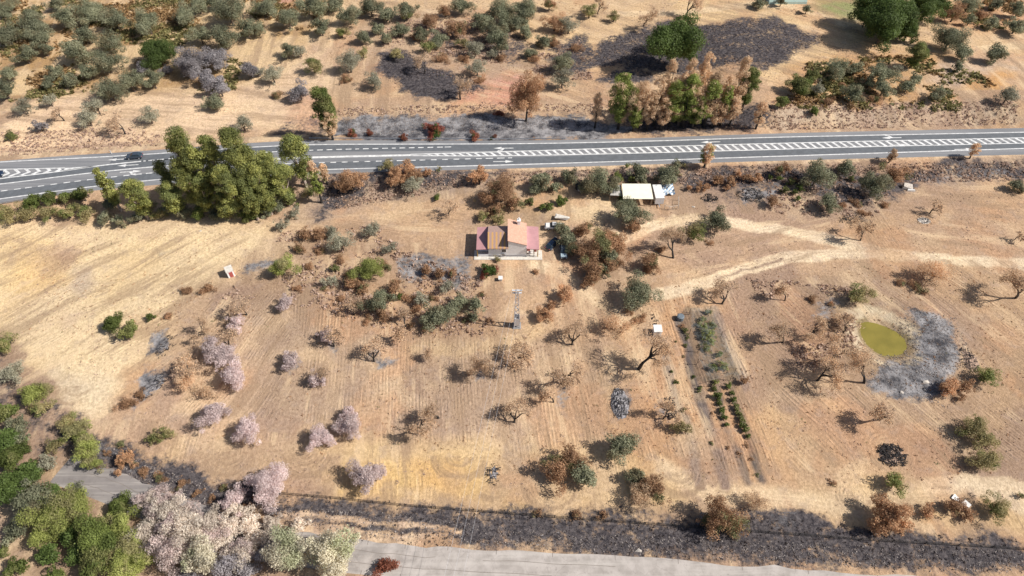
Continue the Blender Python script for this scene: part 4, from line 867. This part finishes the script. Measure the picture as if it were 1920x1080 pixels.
# cars ---------------------------------------------------------------
def wheel(par, x, y, r=.32):
    wv_ = part('wheel', MB().tube((x, y-.1, r), (x, y+.1, r), r, r, 14), rubber, par); part('rim', MB().tube((x, y-.112, r), (x, y+.112, r), r*.58, r*.58, 10), galv, wv_)
def car(name, label, px, py, heading, paint, zoff=0, L=4.3, kindc='hatch', cabin=None, group=None):
    x, y, z = G(px, py); z = max(z, zoff)
    c = thing(name, label, 'car', (x, y, z+.02), heading, group); wd = .88; b = MB()
    pr = [(-L/2, .35), (-L/2+.05, .78), (-L/2+.25, .92), (L/2-1.3, .95), (L/2-.25, .80), (L/2, .62), (L/2, .32)]
    inn = .06; n_ = len(pr); b0 = len(b.v)
    for s in (-1, -.93, .93, 1): b.v += [(px_*(1 if abs(s) < .95 else .985), s*wd*(1 if pz_ < .8 else .97), pz_-(0 if abs(s) < .95 else .05*(pz_ > .6))) for px_, pz_ in pr]
    for r_ in range(3):
        for k in range(n_):
            kk = (k+1) % n_; i0 = b0+r_*n_; b.f.append((i0+kk, i0+k, i0+n_+k, i0+n_+kk)); b.mi.append(0)
    b.f.append(tuple(range(b0, b0+n_))); b.f.append(tuple(range(b0+4*n_-1, b0+3*n_-1, -1))); b.mi += [0, 0]
    part('body', b, paint, c)
    if kindc == 'pickup': c0, c1, t0, t1 = -.55, 1.25, -.4, .65
    else: c0, c1, t0, t1 = -L/2+.2, L/2-1.15, -L/2+.75, L/2-2.0
    g = MB().hexa([(c0, -.78, .90), (c1, -.78, .90), (c1, .78, .90), (c0, .78, .90)], [(t0, -.60, 1.40), (t1, -.60, 1.40), (t1, .60, 1.40), (t0, .60, 1.40)])
    part('windows', g, glass, c)
    rf_ = MB().hexa([(t0-.03, -.62, 1.403), (t1+.03, -.62, 1.403), (t1+.03, .62, 1.403), (t0-.03, .62, 1.403)], [(t0+.06, -.56, 1.46), (t1-.06, -.56, 1.46), (t1-.06, .56, 1.46), (t0+.06, .56, 1.46)])
    part('roof', rf_, cabin or paint, c)
    if kindc == 'pickup': part('cargo_bed', MB().box(-L/2+.12, c0-.1, -.72, .72, .86, .925), darkin, c); part('bonnet', MB().box(1.3, L/2-.25, -.7, .7, .85, .93), white, c)
    if kindc == 'bonnet': part('bonnet', MB().hexa([(L/2-1.25, -.74, .9), (L/2-.2, -.70, .76), (L/2-.2, .70, .76), (L/2-1.25, .74, .9)], [(L/2-1.25, -.74, .975), (L/2-.2, -.70, .83), (L/2-.2, .70, .83), (L/2-1.25, .74, .975)]), white_blue, c)
    for sx_ in (-L/2+.8, L/2-.85):
        for sy in (-.80, .80): wheel(c, sx_, sy)
    for sy in (-.6, .6):
        part('headlight', MB().box(L/2-.02, L/2+.02, sy-.16, sy+.16, .58, .70), white, c); part('tail_light', MB().box(-L/2-.02, -L/2+.04, sy-.16, sy+.16, .65, .80), redp, c)
    return c
white_blue = simple('pale_blue_paint', (.50, .62, .68), .3, .05); navy = simple('navy_paint', (.02, .035, .07), .25, .1); darkc = simple('dark_grey_paint', (.05, .065, .09), .25, .1); silver = simple('silver_paint', (.55, .54, .54), .35, .08)
car('highway_car', 'dark blue-grey car driving on the highway left of the eucalyptus clump', 253.5, 296, math.pi+R(6), darkc, ROADZ)
car('highway_car', 'dark car nose entering the highway at the left edge', -8, 330, R(8), navy, ROADZ, group=None)
car('pickup_truck', 'silver and white pickup parked right behind the farmhouse', 1040, 427, math.pi-R(2), silver, 0, 4.9, 'pickup')
car('parked_car', 'dark navy car parked at an angle beside the farmhouse porch', 1036, 460, R(52), navy, 0, 4.4)
car('parked_car', 'dark car with pale blue bonnet parked under the brown trees', 1056.5, 475, -R(90), darkc, 0, 4.3, 'bonnet')
def crate(name, label, cat, px, py, sx_, sy_, h, mat, rz=0, lidm=None, extra=None):
    x, y, z = G(px, py); c = thing(name, label, cat, (x, y, z), rz)
    part('wall', MB().box(-sx_/2, sx_/2, -sy_/2, sy_/2, -.2, h), mat, c)
    part('roof', MB().hexa([(-sx_/2-.1, -sy_/2-.1, h+.003), (sx_/2+.1, -sy_/2-.1, h+.003), (sx_/2+.1, sy_/2+.1, h+.1), (-sx_/2-.1, sy_/2+.1, h+.1)], [(-sx_/2-.1, -sy_/2-.1, h+.1), (sx_/2+.1, -sy_/2-.1, h+.1), (sx_/2+.1, sy_/2+.1, h+.2), (-sx_/2-.1, sy_/2+.1, h+.2)]), lidm or mat, c)
    return c
c = crate('well_cabin', 'small white cabin with a red door on the pale field, far left', 'cabin', 433.5, 515, 1.5, 1.8, 1.9, wallp, R(30), conc)
d_ = part('door', MB().box(-.35, .45, -.96, -.903, .1, 1.7), redp, c); part('handle', MB().box(.30, .36, -1.0, -.962, .8, .9), grey, d_)
d_ = part('door', MB().box(.753, .80, -.4, .4, .1, 1.7), redp, c)
c = crate('garden_hut', 'small white hut left of the netted garden', 'hut', 1231, 625, 1.6, 1.7, 1.7, wallp, 0, white); d_ = part('door', MB().box(-.4, .4, -.90, -.853, 0, 1.5), grey, c); part('handle', MB().box(.25, .31, -.94, -.902, .75, .85), darkin, d_)
crate('well_box', 'small pale box in front of the farmhouse terrace', 'box', 938.5, 525, .8, .8, .7, conc, 0, white)
# trailer boat / tarp behind the pickup
x, y, z = G(1054, 411); c = thing('covered_boat', 'white covered boat on the dirt behind the silver pickup', 'boat', (x, y, z), R(-12))
hb = MB(); hb.hexa([(-1.6, -.45, .3), (1.3, -.45, .3), (1.3, .45, .3), (-1.6, .45, .3)], [(-1.8, -.8, .85), (1.8, -.25, .9), (1.8, .25, .9), (-1.8, .8, .85)]); part('hull', hb, white, c)
part('cover', MB().hexa([(-1.75, -.75, .853), (1.7, -.22, .903), (1.7, .22, .903), (-1.75, .75, .853)], [(-1.5, -.1, 1.1), (1.5, -.05, 1.0), (1.5, .05, 1.0), (-1.5, .1, 1.1)]), conc, c); part('trestle', MB().box(-1, -.8, -.5, .5, 0, .32).box(.8, 1, -.4, .4, 0, .32), wood, c)
# shed -----------------------------------------------------------------
sx0, sy0, sz0 = G(1169, 388)
sh = thing('open_shed', 'open farm shed with a flat cream roof below the highway', 'shed', (sx0, sy0, sz0))
def L_(px, py, z, o0=(sx0, sy0, sz0)): a, b = U(px, py, o0[2]+z); return (a-o0[0], b-o0[1], z)
rc = [L_(1168.5, 372.5, 2.5), L_(1225, 373, 2.5), L_(1220, 344.5, 3.0), L_(1166, 344.3, 3.0)]
part('roof', MB().hexa([(a, b, c_-.1) for a, b, c_ in rc], rc), shedroof, sh)
for a, b, c_ in rc: part('post', MB().box(a-.1+(.3 if a < 2 else -.3), a+.1+(.3 if a < 2 else -.3), b-.1+(.2 if b < 2 else -.3), b+.1+(.2 if b < 2 else -.3), -.3, c_-.15), wood, sh)
part('post', MB().box(3.4, 3.6, rc[0][1]+.1, rc[0][1]+.3, -.3, 2.38), wood, sh)
part('back_wall', MB().box(rc[3][0]+.3, rc[2][0]-.3, rc[2][1]-1.2, rc[2][1]-1.1, -.3, 2.75), wood, sh)
part('side_wall', MB().box(rc[0][0]+.25, rc[0][0]+.3, rc[0][1]+1, rc[2][1]-1.2, -.3, 2.3), corr, sh)
an_ = thing('lean_to', 'grey corrugated lean-to on the left of the open shed', 'shed', (sx0, sy0, sz0))
rc = [L_(1144, 366, 2.1), L_(1166, 367, 2.1), L_(1164.5, 347, 2.5), L_(1150, 346.5, 2.5)]
part('roof', MB().hexa([(a, b, c_-.06) for a, b, c_ in rc], rc), corr, an_)
for a, b, c_ in rc: part('post', MB().box(a-.06, a+.06, b-.06, b+.06, -.3, c_-.1), wood, an_)
tx, ty, tz = G(1235, 386); tr = thing('box_trailer', 'long white box trailer beside the right end of the shed', 'trailer', (tx, ty, tz), R(2))
part('body', MB().box(-1.1, 1.1, .1, 5.2, .55, 2.5), simple('trailer_white', (.72, .73, .76), .5, .05), tr); part('roof_cap', MB().box(-1.13, 1.13, .07, 5.23, 2.503, 2.56), white, tr)
for yy in (1.2, 4.0):
    for xx in (-.98, .98): wv_ = part('wheel', MB().tube((xx-.1, yy, .3), (xx+.1, yy, .3), .3, .3, 12), rubber, tr)
part('drawbar', MB().box(-.1, .1, -1.0, .098, .45, .55), grey, tr)
c = thing('tarpaulin', 'crumpled blue and white tarpaulin right of the box trailer', 'tarpaulin', G(1250, 358)); tb = MB()
rs_ = np.random.RandomState(3); gz_ = rs_.rand(8, 8)
for i in range(7):
    for j in range(7): tb.quad([(u_*.5-1.7, v_*.6-2, .15+gz_[u_, v_]*.9) for u_, v_ in ((i, j), (i+1, j), (i+1, j+1), (i, j+1))], (i+j) % 2)
part('sheet', tb, [plas, white], c)
c = thing('garden_fence', 'pale leaning wooden fence panels right of the box trailer', 'fence', G(1262, 392))
for k, (dx, dy) in enumerate(((-2.2, 0), (-1.2, -.5), (0, -.3), (1.2, 0), (1.6, 1.6), (1.7, 3.2))): part('post', MB().box(dx-.05, dx+.05, dy-.05, dy+.05, -.2, 1.5), conc, c)
part('rail', MB().tube((-2.2, 0, 1.3), (-1.2, -.5, 1.3), .04, .04).tube((-1.2, -.5, 1.2), (1.2, 0, 1.3), .04, .04).tube((1.2, 0, 1.3), (1.7, 3.2, 1.3), .04, .04), conc, c)
def barrel(name, label, cat, px, py, r, h, mat, lid=None):
    x, y, z = G(px, py); c = thing(name, label, cat, (x, y, z)); part('drum', MB().tube((0, 0, -.1), (0, 0, h), r, r, 16), mat, c); part('lid', MB().tube((0, 0, h+.002), (0, 0, h+.08), r*.97, r*.7, 16), lid or mat, c)
barrel('water_tank', 'dark round water tank left of the shed trees', 'tank', 1085, 353, .9, 1.3, darkin)
barrel('water_tank', 'dark round water tank near the white garden hut', 'tank', 1275, 598, .8, 1.0, simple('tank_grey', (.14, .17, .20), .6), None)
crate('white_trough', 'small white trough left of the shed', 'trough', 1090, 357, 1.8, .7, .5, white)
# pylon -----------------------------------------------------------------
x, y, z = G(969, 611); py_ = thing('power_pylon', 'slim pale steel lattice pylon in the central orchard', 'pylon', (x, y, z)); HP = 12.5
while proj(x, y, z+HP)[1] < 545: HP -= .2
while proj(x, y, z+HP)[1] > 545: HP += .2
lt = MB(); wb, wt = .62, .24
for sx_, sy_ in ((1, 1), (1, -1), (-1, -1), (-1, 1)): lt.tube((sx_*wb, sy_*wb, 0), (sx_*wt, sy_*wt, HP), .09, .07, 4)
part('leg_frame', lt, galv, py_)
lt = MB(); nb_ = 14; cs_ = [(1, 1), (1, -1), (-1, -1), (-1, 1)]
for k in range(nb_):
    a, b = k/nb_, (k+1)/nb_; wa, wb2 = wb+(wt-wb)*a, wb+(wt-wb)*b
    for q_ in range(4):
        c0, c1 = cs_[q_], cs_[(q_+1) % 4]; c0, c1 = (c0, c1) if k % 2 else (c1, c0)
        lt.tube((c0[0]*wa, c0[1]*wa, HP*a), (c1[0]*wb2, c1[1]*wb2, HP*b), .05, .05, 4, 0, False)
part('lattice_bracing', lt, galv, py_)
for zz, hw_ in ((HP-.1, 1.05), (HP-.9, .95)): part('crossarm', MB().box(-hw_, hw_, -.14, .14, zz-.08, zz+.08), galv, py_)
for zz, hw_ in ((HP-.1, 1.0), (HP-.1, 0), (HP-.1, -1.0)): part('insulator', MB().tube((hw_, 0, zz+.08), (hw_, 0, zz+.45), .08, .05, 8), white, py_)
part('anti_climb_panel', MB().box(-.60, .60, -.66, -.63, .8, 3.4).box(-.60, .60, .63, .66, .8, 3.4).box(.63, .66, -.60, .60, .8, 3.4), galv, py_); part('footing', MB().box(-.9, .9, -.9, .9, -.3, .18), simple('grey_footing', (.3, .29, .29), .9), py_)
for k, dx in enumerate((-1.0, 0, 1.0)):
    P0 = Vector((x+dx, y, z+HP+.3)); e = U(840+k*14, 1060, 9); P1 = P0+(Vector((e[0]+dx*.3, e[1], 9.5))-P0)*1.9; mbw = MB(); pp = P0
    for i in range(1, 25):
        t_ = i/24; q_ = P0.lerp(P1, t_)-Vector((0, 0, 4*t_*(1-t_)*1.4)); mbw.tube(pp-P0, q_-P0, .014, .014, 4, 0, False); pp = q_
    o = part('power_cable', mbw, galv, None); o.location = P0
    tag(o, ('left', 'middle', 'right')[k]+' thin cable strung from the steel pylon to the bottom edge', 'cable', 'cables hanging from the pylon')
# guard rails --------------------------------------------------------------
def rail(label, line, off):
    P = resample(smoothpl(W(line, ROADZ), 2), 4); P = [(a, b_+off) for a, b_ in P]; o0 = Vector((P[0][0], P[0][1], ROADZ-.1)); c = thing('guard_rail', label, 'guard rail', o0); rb_ = MB()
    for k, (a, b_) in enumerate(zip(P, P[1:])):
        for z0, z1 in ((.48, .60), (.66, .78)):
            rb_.hexa([(a[0]-o0.x, a[1]-o0.y-.04, z0), (b_[0]-o0.x, b_[1]-o0.y-.04, z0), (b_[0]-o0.x, b_[1]-o0.y+.04, z0), (a[0]-o0.x, a[1]-o0.y+.04, z0)], [(a[0]-o0.x, a[1]-o0.y-.04, z1), (b_[0]-o0.x, b_[1]-o0.y-.04, z1), (b_[0]-o0.x, b_[1]-o0.y+.04, z1), (a[0]-o0.x, a[1]-o0.y+.04, z1)])
        part('post', MB().box(a[0]-o0.x-.05, a[0]-o0.x+.05, a[1]-o0.y+.06, a[1]-o0.y+.16, -.4, .8), grey, c)
    part('beam', rb_, grey, c)
rail('steel guard rail along the near edge of the highway, far left', '-120,404 0,381 100,366 170,357', -.5)
rail('steel guard rail on the far shoulder above the burnt verge', '580,262.5 760,263.5 960,264.5 1060,262.8', .25)
# bottom wire fence -------------------------------------------------------
fl = resample(W('518,928 640,938 760,950 960,963 1200,981 1440,1000 1700,1020 1920,1032 2200,1050'), 2.5); fo = G(1200, 981)
fn = thing('wire_fence', 'long dark wire fence along the burnt strip above the old road', 'fence', fo); fm = MB(); pm = MB()
for k, (a, b) in enumerate(zip(fl, fl[1:])):
    za, zb = Hs(*a), Hs(*b); A = Vector((a[0], a[1], za))-Vector(fo); B = Vector((b[0], b[1], zb))-Vector(fo)
    for hh_ in (.1, .35, .6, .85, 1.05): fm.tube(A+Vector((0, 0, hh_)), B+Vector((0, 0, hh_)), .022, .022, 4, 0, False)
    for j in range(8): p0_ = A.lerp(B, j/8); fm.tube(p0_+Vector((0, 0, .05)), p0_+Vector((0, 0, 1.05)), .014, .014, 3, 0, False)
    if k % 2 == 0: part('post', MB().box(A.x-.05, A.x+.05, A.y-.05, A.y+.05, A.z-.3, A.z+1.25), charw, fn)
part('wire_mesh', fm, wire, fn)
# greenhouse tunnel at the very top ----------------------------------------
x0_, y0_ = U(1440, 12, 0); x1_, y1_ = U(1512, 14, 0); gh = thing('greenhouse', 'pale blue-green tunnel greenhouse at the top edge', 'greenhouse', (x0_, y0_, Hs(x0_, y0_)))
gm = simple('greenhouse_film', (.45, .60, .56), .4, .08, .3); g = MB(); Lg = x1_-x0_
for k in range(12):
    a, b = math.pi*k/12, math.pi*(k+1)/12; g.quad([(0, 4-4*math.cos(a), 3.2*math.sin(a)), (Lg, 4-4*math.cos(a), 3.2*math.sin(a)), (Lg, 4-4*math.cos(b), 3.2*math.sin(b)), (0, 4-4*math.cos(b), 3.2*math.sin(b))])
part('film_cover', g, gm, gh)
for xx in (0, Lg):
    part('end_wall', MB().quad([(xx, 4-4*math.cos(math.pi*k/12), 3.2*math.sin(math.pi*k/12)) for k in range(13)]), gm, gh)
# shade net over the kitchen garden -----------------------------------------
netm, t, bs = nmat('shade_net'); bs.inputs['Base Color'].default_value = (.30, .33, .33, 1); bs.inputs['Roughness'].default_value = .8
tcn = t.nodes.new('ShaderNodeTexCoord'); t.links.new(mrange(t, noise(t, tcn.outputs['Object'], .9, 4), .35, .7, .02, .22), bs.inputs['Alpha'])
nl = W('1295,580 1296,615 1312,650 1310,673 1330,715', 2.0); nr = W('1333,575 1355,622 1364,650 1380,692 1373,703', 2.0); no = G(1340, 650)
nn_ = thing('shade_net', 'grey shade net on posts over the kitchen garden plants', 'net', no); g = MB()
def ip(P, u_): u_ *= len(P)-1; i = min(int(u_), len(P)-2); f = u_-i; return (P[i][0]*(1-f)+P[i+1][0]*f, P[i][1]*(1-f)+P[i+1][1]*f)
rs_ = np.random.RandomState(8); Zs = 1.9+rs_.rand(25, 9)*.5
gp = [[(ip(nl, i/24)[0]*(1-j/8)+ip(nr, i/24)[0]*j/8-no[0], ip(nl, i/24)[1]*(1-j/8)+ip(nr, i/24)[1]*j/8-no[1], Zs[i, j]) for j in range(9)] for i in range(25)]
for i in range(24):
    for j in range(8): g.quad([gp[i][j], gp[i+1][j], gp[i+1][j+1], gp[i][j+1]])
part('net_sheet', g, netm, nn_); g = MB()
for i in range(24):
    a, b = gp[i][8], gp[i+1][8]; g.quad([a, b, (b[0]+.9+.3*rs_.rand(), b[1], 0), (a[0]+.9+.3*rs_.rand(), a[1], 0)])
part('net_side', g, netm, nn_)
for i in (0, 6, 12, 18, 24):
    for j in (0, 8): a = gp[i][j]; part('post', MB().box(a[0]-.05, a[0]+.05, a[1]-.05, a[1]+.05, -.3, a[2]+.1), wood, nn_)
    a, b = gp[i][0], gp[i][8]; part('rail', MB().tube(a, b, .03, .03, 4), wood, nn_)
forest('under the grey shade net', 1, '''yellow 1318,598,7 1322,612,10 1330,624,11 1334,640,10 1326,652,9 1322,632,9 1358,687,9 ; green 1338,690,8 1336,612,8 1350,664,7 1328,585,6 ; drygreen 1312,606,7 1334,604,6 1345,680,7 1318,645,6''')
forest('in the left garden planting row', 1, '''bush 1284,620,6 1285,648,4 1300,706,4 1310,729,6 1259,696,4 1267,716,5 1281,770,5 1268,640,3 1290,632,5 ; brush 1278,612,7 1282,668,4 1335,830,6 1334,775,4''')
forest('in the garden row below the net', 1, '''green 1346,742,8 1350,755,6 1354,768,7 1358,782,6 1362,796,5 1367,724,6 1372,738,5 1377,750,6 1382,764,7 1386,774,6 1390,785,7 1394,796,7 1398,806,7 1404,818,5 1340,728,6 ; yellow 1342,716,6 ; brush 1385,850,6 1408,860,6 1420,890,5 1365,840,5 1400,835,6''')
# heaps ------------------------------------------------------------------------
def heap(name, label, cat, px, py, rx, ry, h, mats, nst, seed, pn='ash', st=None, rz=0, rad=.06):
    x, y, z = G(px, py); c = thing(name, label, cat, (x, y, z), rz); rs = np.random.RandomState(seed); k = 16; g = MB()
    hz_ = [[max(0, 1-((i-k/2)**2+(j-k/2)**2)/(k/2.0)**2)**.7*h*rs.uniform(.6, 1.1)-.22 for j in range(k+1)] for i in range(k+1)]
    for i in range(k):
        for j in range(k): g.quad([((a/k-.5)*2.2*rx, (b/k-.5)*2.2*ry, hz_[a][b]) for a, b in ((i, j), (i+1, j), (i+1, j+1), (i, j+1))])
    if h > 0: part(pn, g, mats, c)
    g = MB()
    for _ in range(nst):
        r_ = math.sqrt(rs.rand()); an = rs.uniform(0, 6.28); a = rs.uniform(0, 6.28); l2 = rs.uniform(.3, 1.1)*min(1, rx/1.5); p0_ = Vector((rx*r_*math.cos(an), ry*r_*math.sin(an), rs.uniform(.1, .35)+h*(1-r_)*.8))
        d_ = Vector((math.cos(a), math.sin(a), rs.uniform(-.2, .4)))*l2; g.tube(p0_-d_*.5, p0_+d_*.5, rad*rs.uniform(.5, 1.5), rad*.5, 4, 0)
    if nst: part('branches', g, st or charw, c)
ashm = simple('ash', (.22, .21, .22), .95, .55, 2.5); earth = simple('heaped_earth', (.30, .21, .16), .95, .3, 2)
heap('ash_heap', 'oval grey ash heap between the orchard and the garden rows', 'ash heap', 1163, 757, 1.9, 3.8, .7, ashm, 90, 1)
heap('brushwood_pile', 'charred brushwood pile ringed by plough loops, lower right', 'brushwood', 1672, 853, 2.6, 2.4, .5, earth, 170, 2, 'soil_mound', rad=.1)
heap('brushwood_pile', 'dark oval brushwood remains in the plough loop, bottom centre', 'brushwood', 924, 890, 1.4, 2.2, .3, ashm, 50, 3, 'soil_mound')
heap('brushwood_pile', 'charred stump mound right of the ash beside the pond', 'brushwood', 1815, 675, 2.0, 3.0, .5, earth, 80, 4, 'soil_mound')
heap('charred_timber', 'collapsed charred timber on the verge right of the shed', 'timber', 1330, 372, 2.2, 1.6, 0, ashm, 60, 5, rad=.09)
heap('charred_timber', 'dark heap of burnt planks, right of the first timber pile', 'timber', 1408, 366, 3.6, 2.6, 0, ashm, 110, 6, rad=.09)
heap('charred_timber', 'burnt planks lying by the track below the planted plot', 'timber', 1596, 412, 3.2, 1.6, 0, ashm, 90, 7)
heap('rubble_heap', 'pale rubble pile on the bare slope at right', 'rubble', 1732, 414, 1.9, 1.4, .5, stone, 25, 8, 'rubble')
heap('ash_heap', 'long dark ash strip on the left field, upper one', 'ash heap', 312, 650, 1.6, 3.4, .25, ashm, 40, 9, rz=R(-15))
heap('ash_heap', 'whitish ash streak on the left field, lower one', 'ash heap', 292, 722, 1.8, 4.0, .3, ashm, 50, 10, rz=R(-30))
heap('log_pile', 'small charred log pile beside the white garden hut', 'log pile', 1228, 600, .7, 1.6, 0, ashm, 14, 11, rad=.12)
heap('brushwood_pile', 'burnt trunk remains curving beside the ash patch near the garden rows', 'brushwood', 1256, 765, 1.3, 2.6, .15, ashm, 40, 12, 'soil_mound', rad=.12)
# wrecks at the right
x, y, z = G(1702, 352); c = thing('burnt_caravan', 'collapsed white burnt caravan on the charred slope, right', 'caravan', (x, y, z), R(-12))
part('panel', MB().hexa([(-1.6, -.8, .1), (1.2, -.9, .1), (1.0, .8, .1), (-1.4, .7, .1)], [(-1.3, -.6, .8), (1.0, -.9, .4), (.9, .6, .9), (-1.2, .5, 1.2)]), stone, c); part('panel', MB().hexa([(-.4, -1.5, .05), (1.6, -1.3, .05), (1.5, -.95, .1), (-.4, -1.0, .1)], [(-.3, -1.4, .4), (1.5, -1.2, .5), (1.4, -1.0, .55), (-.3, -1.05, .5)]), white, c)
part('axle', MB().tube((-1, 0, .05), (1, 0, .05), .06, .06), charw, c)
x, y, z = G(1806, 950); c = thing('dumped_van_cab', 'broken white vehicle cab dumped among bushes, bottom right', 'vehicle wreck', (x, y, z), R(35))
part('shell', MB().hexa([(-.9, -.7, .1), (.9, -.7, .1), (.9, .7, .1), (-.9, .7, .1)], [(-.7, -.55, 1.1), (.5, -.6, 1.3), (.5, .6, 1.3), (-.7, .55, 1.1)]), white, c); part('window_opening', MB().hexa([(-.92, -.45, .5), (-.86, -.45, .5), (-.86, .45, .5), (-.92, .45, .5)], [(-.84, -.4, .95), (-.76, -.4, .95), (-.76, .4, .95), (-.84, .4, .95)]), darkin, c)
part('fallen_door', MB().hexa([(-.5, .9, .05), (.7, 1.0, .05), (.7, 2.3, .05), (-.4, 2.2, .05)], [(-.5, .9, .12), (.7, 1.0, .15), (.7, 2.3, .35), (-.4, 2.2, .3)]), white, c)
# roadside posts
for lab, px, py, hh_ in (('white delineator post on the far shoulder left of the highway car', 209, 288, 1.05), ('white delineator post beside the green roadside bush', 801, 262, 1.0), ('tall white marker post on the burnt verge above the highway', 713, 252, 2.6)):
    x, y, z = G(px, py); c = thing('marker_post', lab, 'post', (x, y, z)); part('shaft', MB().box(-.09, .09, -.07, .07, -.2, hh_), white, c); part('band', MB().box(-.095, .095, -.075, .075, hh_*.8, hh_*.9), darkin, c)
for i, (lab, px, py, r_) in enumerate((('pale boulder in the burnt strip above the old road', 1197, 1033, .6), ('small pale rock below the ash by the pond', 1735, 716, .8), ('whitish rock beside the pond ash, lower one', 1690, 735, .6), ('white stone lying on the pale left field', 376, 433, .35), ('white scrap lying by the burnt timber', 1300, 388, .5))):
    rs = np.random.RandomState(i); P = unit(rs.randn(14, 3))*np.array([1, .8, .5])*r_; import bmesh
    bm = bmesh.new(); [bm.verts.new(p) for p in P]; bmesh.ops.convex_hull(bm, input=bm.verts); me_ = bpy.data.meshes.new('rock'); bm.to_mesh(me_); bm.free(); me_.materials.append(stone); o = link('rock', me_, None, G(px, py)); tag(o, lab, 'rock')
# ------------------------------------------------------------------ undergrowth that nobody could count
def stuff(name, label, cat, polys, count, size, hgt, mats, seed, blades=7, cluster=0):
    rs = np.random.RandomState(seed); P = []
    areas = []; polyW = [W(p) for p in polys]
    for Q in polyW: areas.append(abs(sum(Q[i][0]*Q[(i+1) % len(Q)][1]-Q[(i+1) % len(Q)][0]*Q[i][1] for i in range(len(Q))))/2)
    for Q, A in zip(polyW, areas):
        k = int(count*A/sum(areas)); xa_ = [p[0] for p in Q]; ya_ = [p[1] for p in Q]; got = 0
        while got < k:
            X = rs.uniform(max(-190, min(xa_)), min(190, max(xa_)), 4000); Y = rs.uniform(max(30, min(ya_)), min(250, max(ya_)), 4000)
            ok = (dist_poly(X, Y, Q) < 0) & (dist_poly(X, Y, ROADP) > 1.5)
            if cluster: ok &= fbm(X, Y, cluster, seed) > .5+rs.uniform(-.08, .08, len(X))
            X, Y = X[ok][:k-got], Y[ok][:k-got]; P.append(np.stack([X, Y], -1)); got += len(X)
            if not len(X): break
    P = np.concatenate(P); m = len(P); s = size*rs.uniform(.5, 1.5, m)
    C = np.repeat(np.concatenate([P, H(P[:, 0], P[:, 1])[:, None]], 1), blades, 0); s2 = np.repeat(s, blades)[:, None]
    off = rs.randn(len(C), 3)*s2*np.array([.45, .45, .22]); off[:, 2] = np.abs(off[:, 2])*hgt
    V, F_ = leaf_quads(C+off, unit(rs.randn(len(C), 3)+np.array([0, 0, .5])), 1.0, rs)
    cen = np.repeat(C+off, 4, 0); V = cen+(V-cen)*np.repeat(s2, 4, 0)*.75
    cl_ = np.repeat(rs.rand(m), blades); tt = np.stack([np.clip(cl_+rs.uniform(-.2, .2, len(C)), 0, 1), rs.rand(len(C)), np.zeros(len(C)), np.ones(len(C))], -1)
    me_ = fastmesh(name, V, F_, [MAT[mats]], np.repeat(tt, 4, 0)); o = link(name, me_); tag(o, label, cat, None, 'stuff')
leafmat('bracken_leaf', (.30, .19, .09), (.17, .11, .055), (.21, .19, .08), .5, cs=.06)
leafmat('straw_leaf', (.62, .46, .27), (.42, .29, .17)); leafmat('char_leaf', (.10, .075, .07), (.04, .032, .032)); leafmat('ashtwig_leaf', (.40, .36, .34), (.26, .22, .20)); leafmat('dust_leaf', (.40, .30, .24), (.27, .19, .15))
stuff('bracken', 'ochre and rust undergrowth between the hillside olives', 'undergrowth', ['0,-20 640,-20 640,10 560,80 470,60 440,165 120,178 0,230', '1490,125 1760,115 1900,200 1900,220 1500,220 1450,212', '1745,-10 1920,-10 1920,60 1800,60'], 5200, .75, 1.3, 'bracken_leaf', 1, 9, 14)
stuff('verge_scrub', 'dusty low scrub along both highway verges', 'undergrowth', ['0,250 220,235 300,250 300,276 0,298', '1440,208 1900,205 1900,238 1440,250', '590,335 960,325 1920,305 1920,335 1440,345 900,350 620,390', '900,195 1130,195 1180,210 900,212', '620,200 900,200 900,214 640,216'], 4200, .42, 1.0, 'dust_leaf', 2, 7)
stuff('charred_scrub', 'charred black stubble on the burnt ground', 'undergrowth', ['100,760 200,820 260,850 300,885 520,925 700,940 960,955 1250,975 1440,968 1700,998 1920,1015 1920,1075 1700,1075 1440,1058 960,1029 680,1020 440,958 320,900', '1140,65 1420,38 1540,85 1440,140 1260,150 1080,120', '600,335 900,325 1920,305 1920,335 900,350 620,390', '700,105 760,95 910,170 870,190 740,175', '1170,215 1450,212 1450,245 1170,255'], 9000, .21, .9, 'char_leaf', 3, 5)
stuff('ash_twigs', 'pale ashy twigs scattered over burnt strips', 'undergrowth', ['440,950 700,960 960,990 1440,1015 1920,1035 1920,1075 1700,1072 1440,1052 960,1025 680,1010', '640,222 960,214 1180,240 640,258', '1690,580 1790,600 1812,650 1790,770 1620,720', '180,830 300,880 500,950 420,960 250,900'], 6000, .20, .8, 'ashtwig_leaf', 4, 5)
stuff('dry_grass', 'dry straw tufts on the fields', 'grass', ['0,420 500,420 600,640 1920,500 1920,980 520,930 300,870 0,640', '0,170 600,90 560,230 0,280', '640,0 1900,0 1500,200 900,200', '1100,400 1920,350 1920,480 1200,540'], 9000, .22, .8, 'dust_leaf', 5, 4, 9)
stuff('dead_weeds', 'dark dead weeds dotted over the ploughed ground', 'weeds', ['330,560 900,500 1920,500 1920,900 1440,900 560,860 330,800', '0,440 480,440 300,640 0,640', '600,0 1100,0 1100,200 620,120'], 2600, .22, .7, 'brown_leaf', 6, 6, 7)
stuff('scrub_mat', 'low brown scrub filling the burnt thicket', 'undergrowth', ['540,430 720,420 760,470 900,520 930,620 760,630 600,580 420,560', '1440,330 1680,340 1640,410 1440,400', '1400,520 1600,540 1600,690 1500,690', '1080,60 1010,60 1000,150 1110,150', '700,30 900,30 960,120 720,100'], 3000, .5, .9, 'dust_leaf', 7, 7, 8)
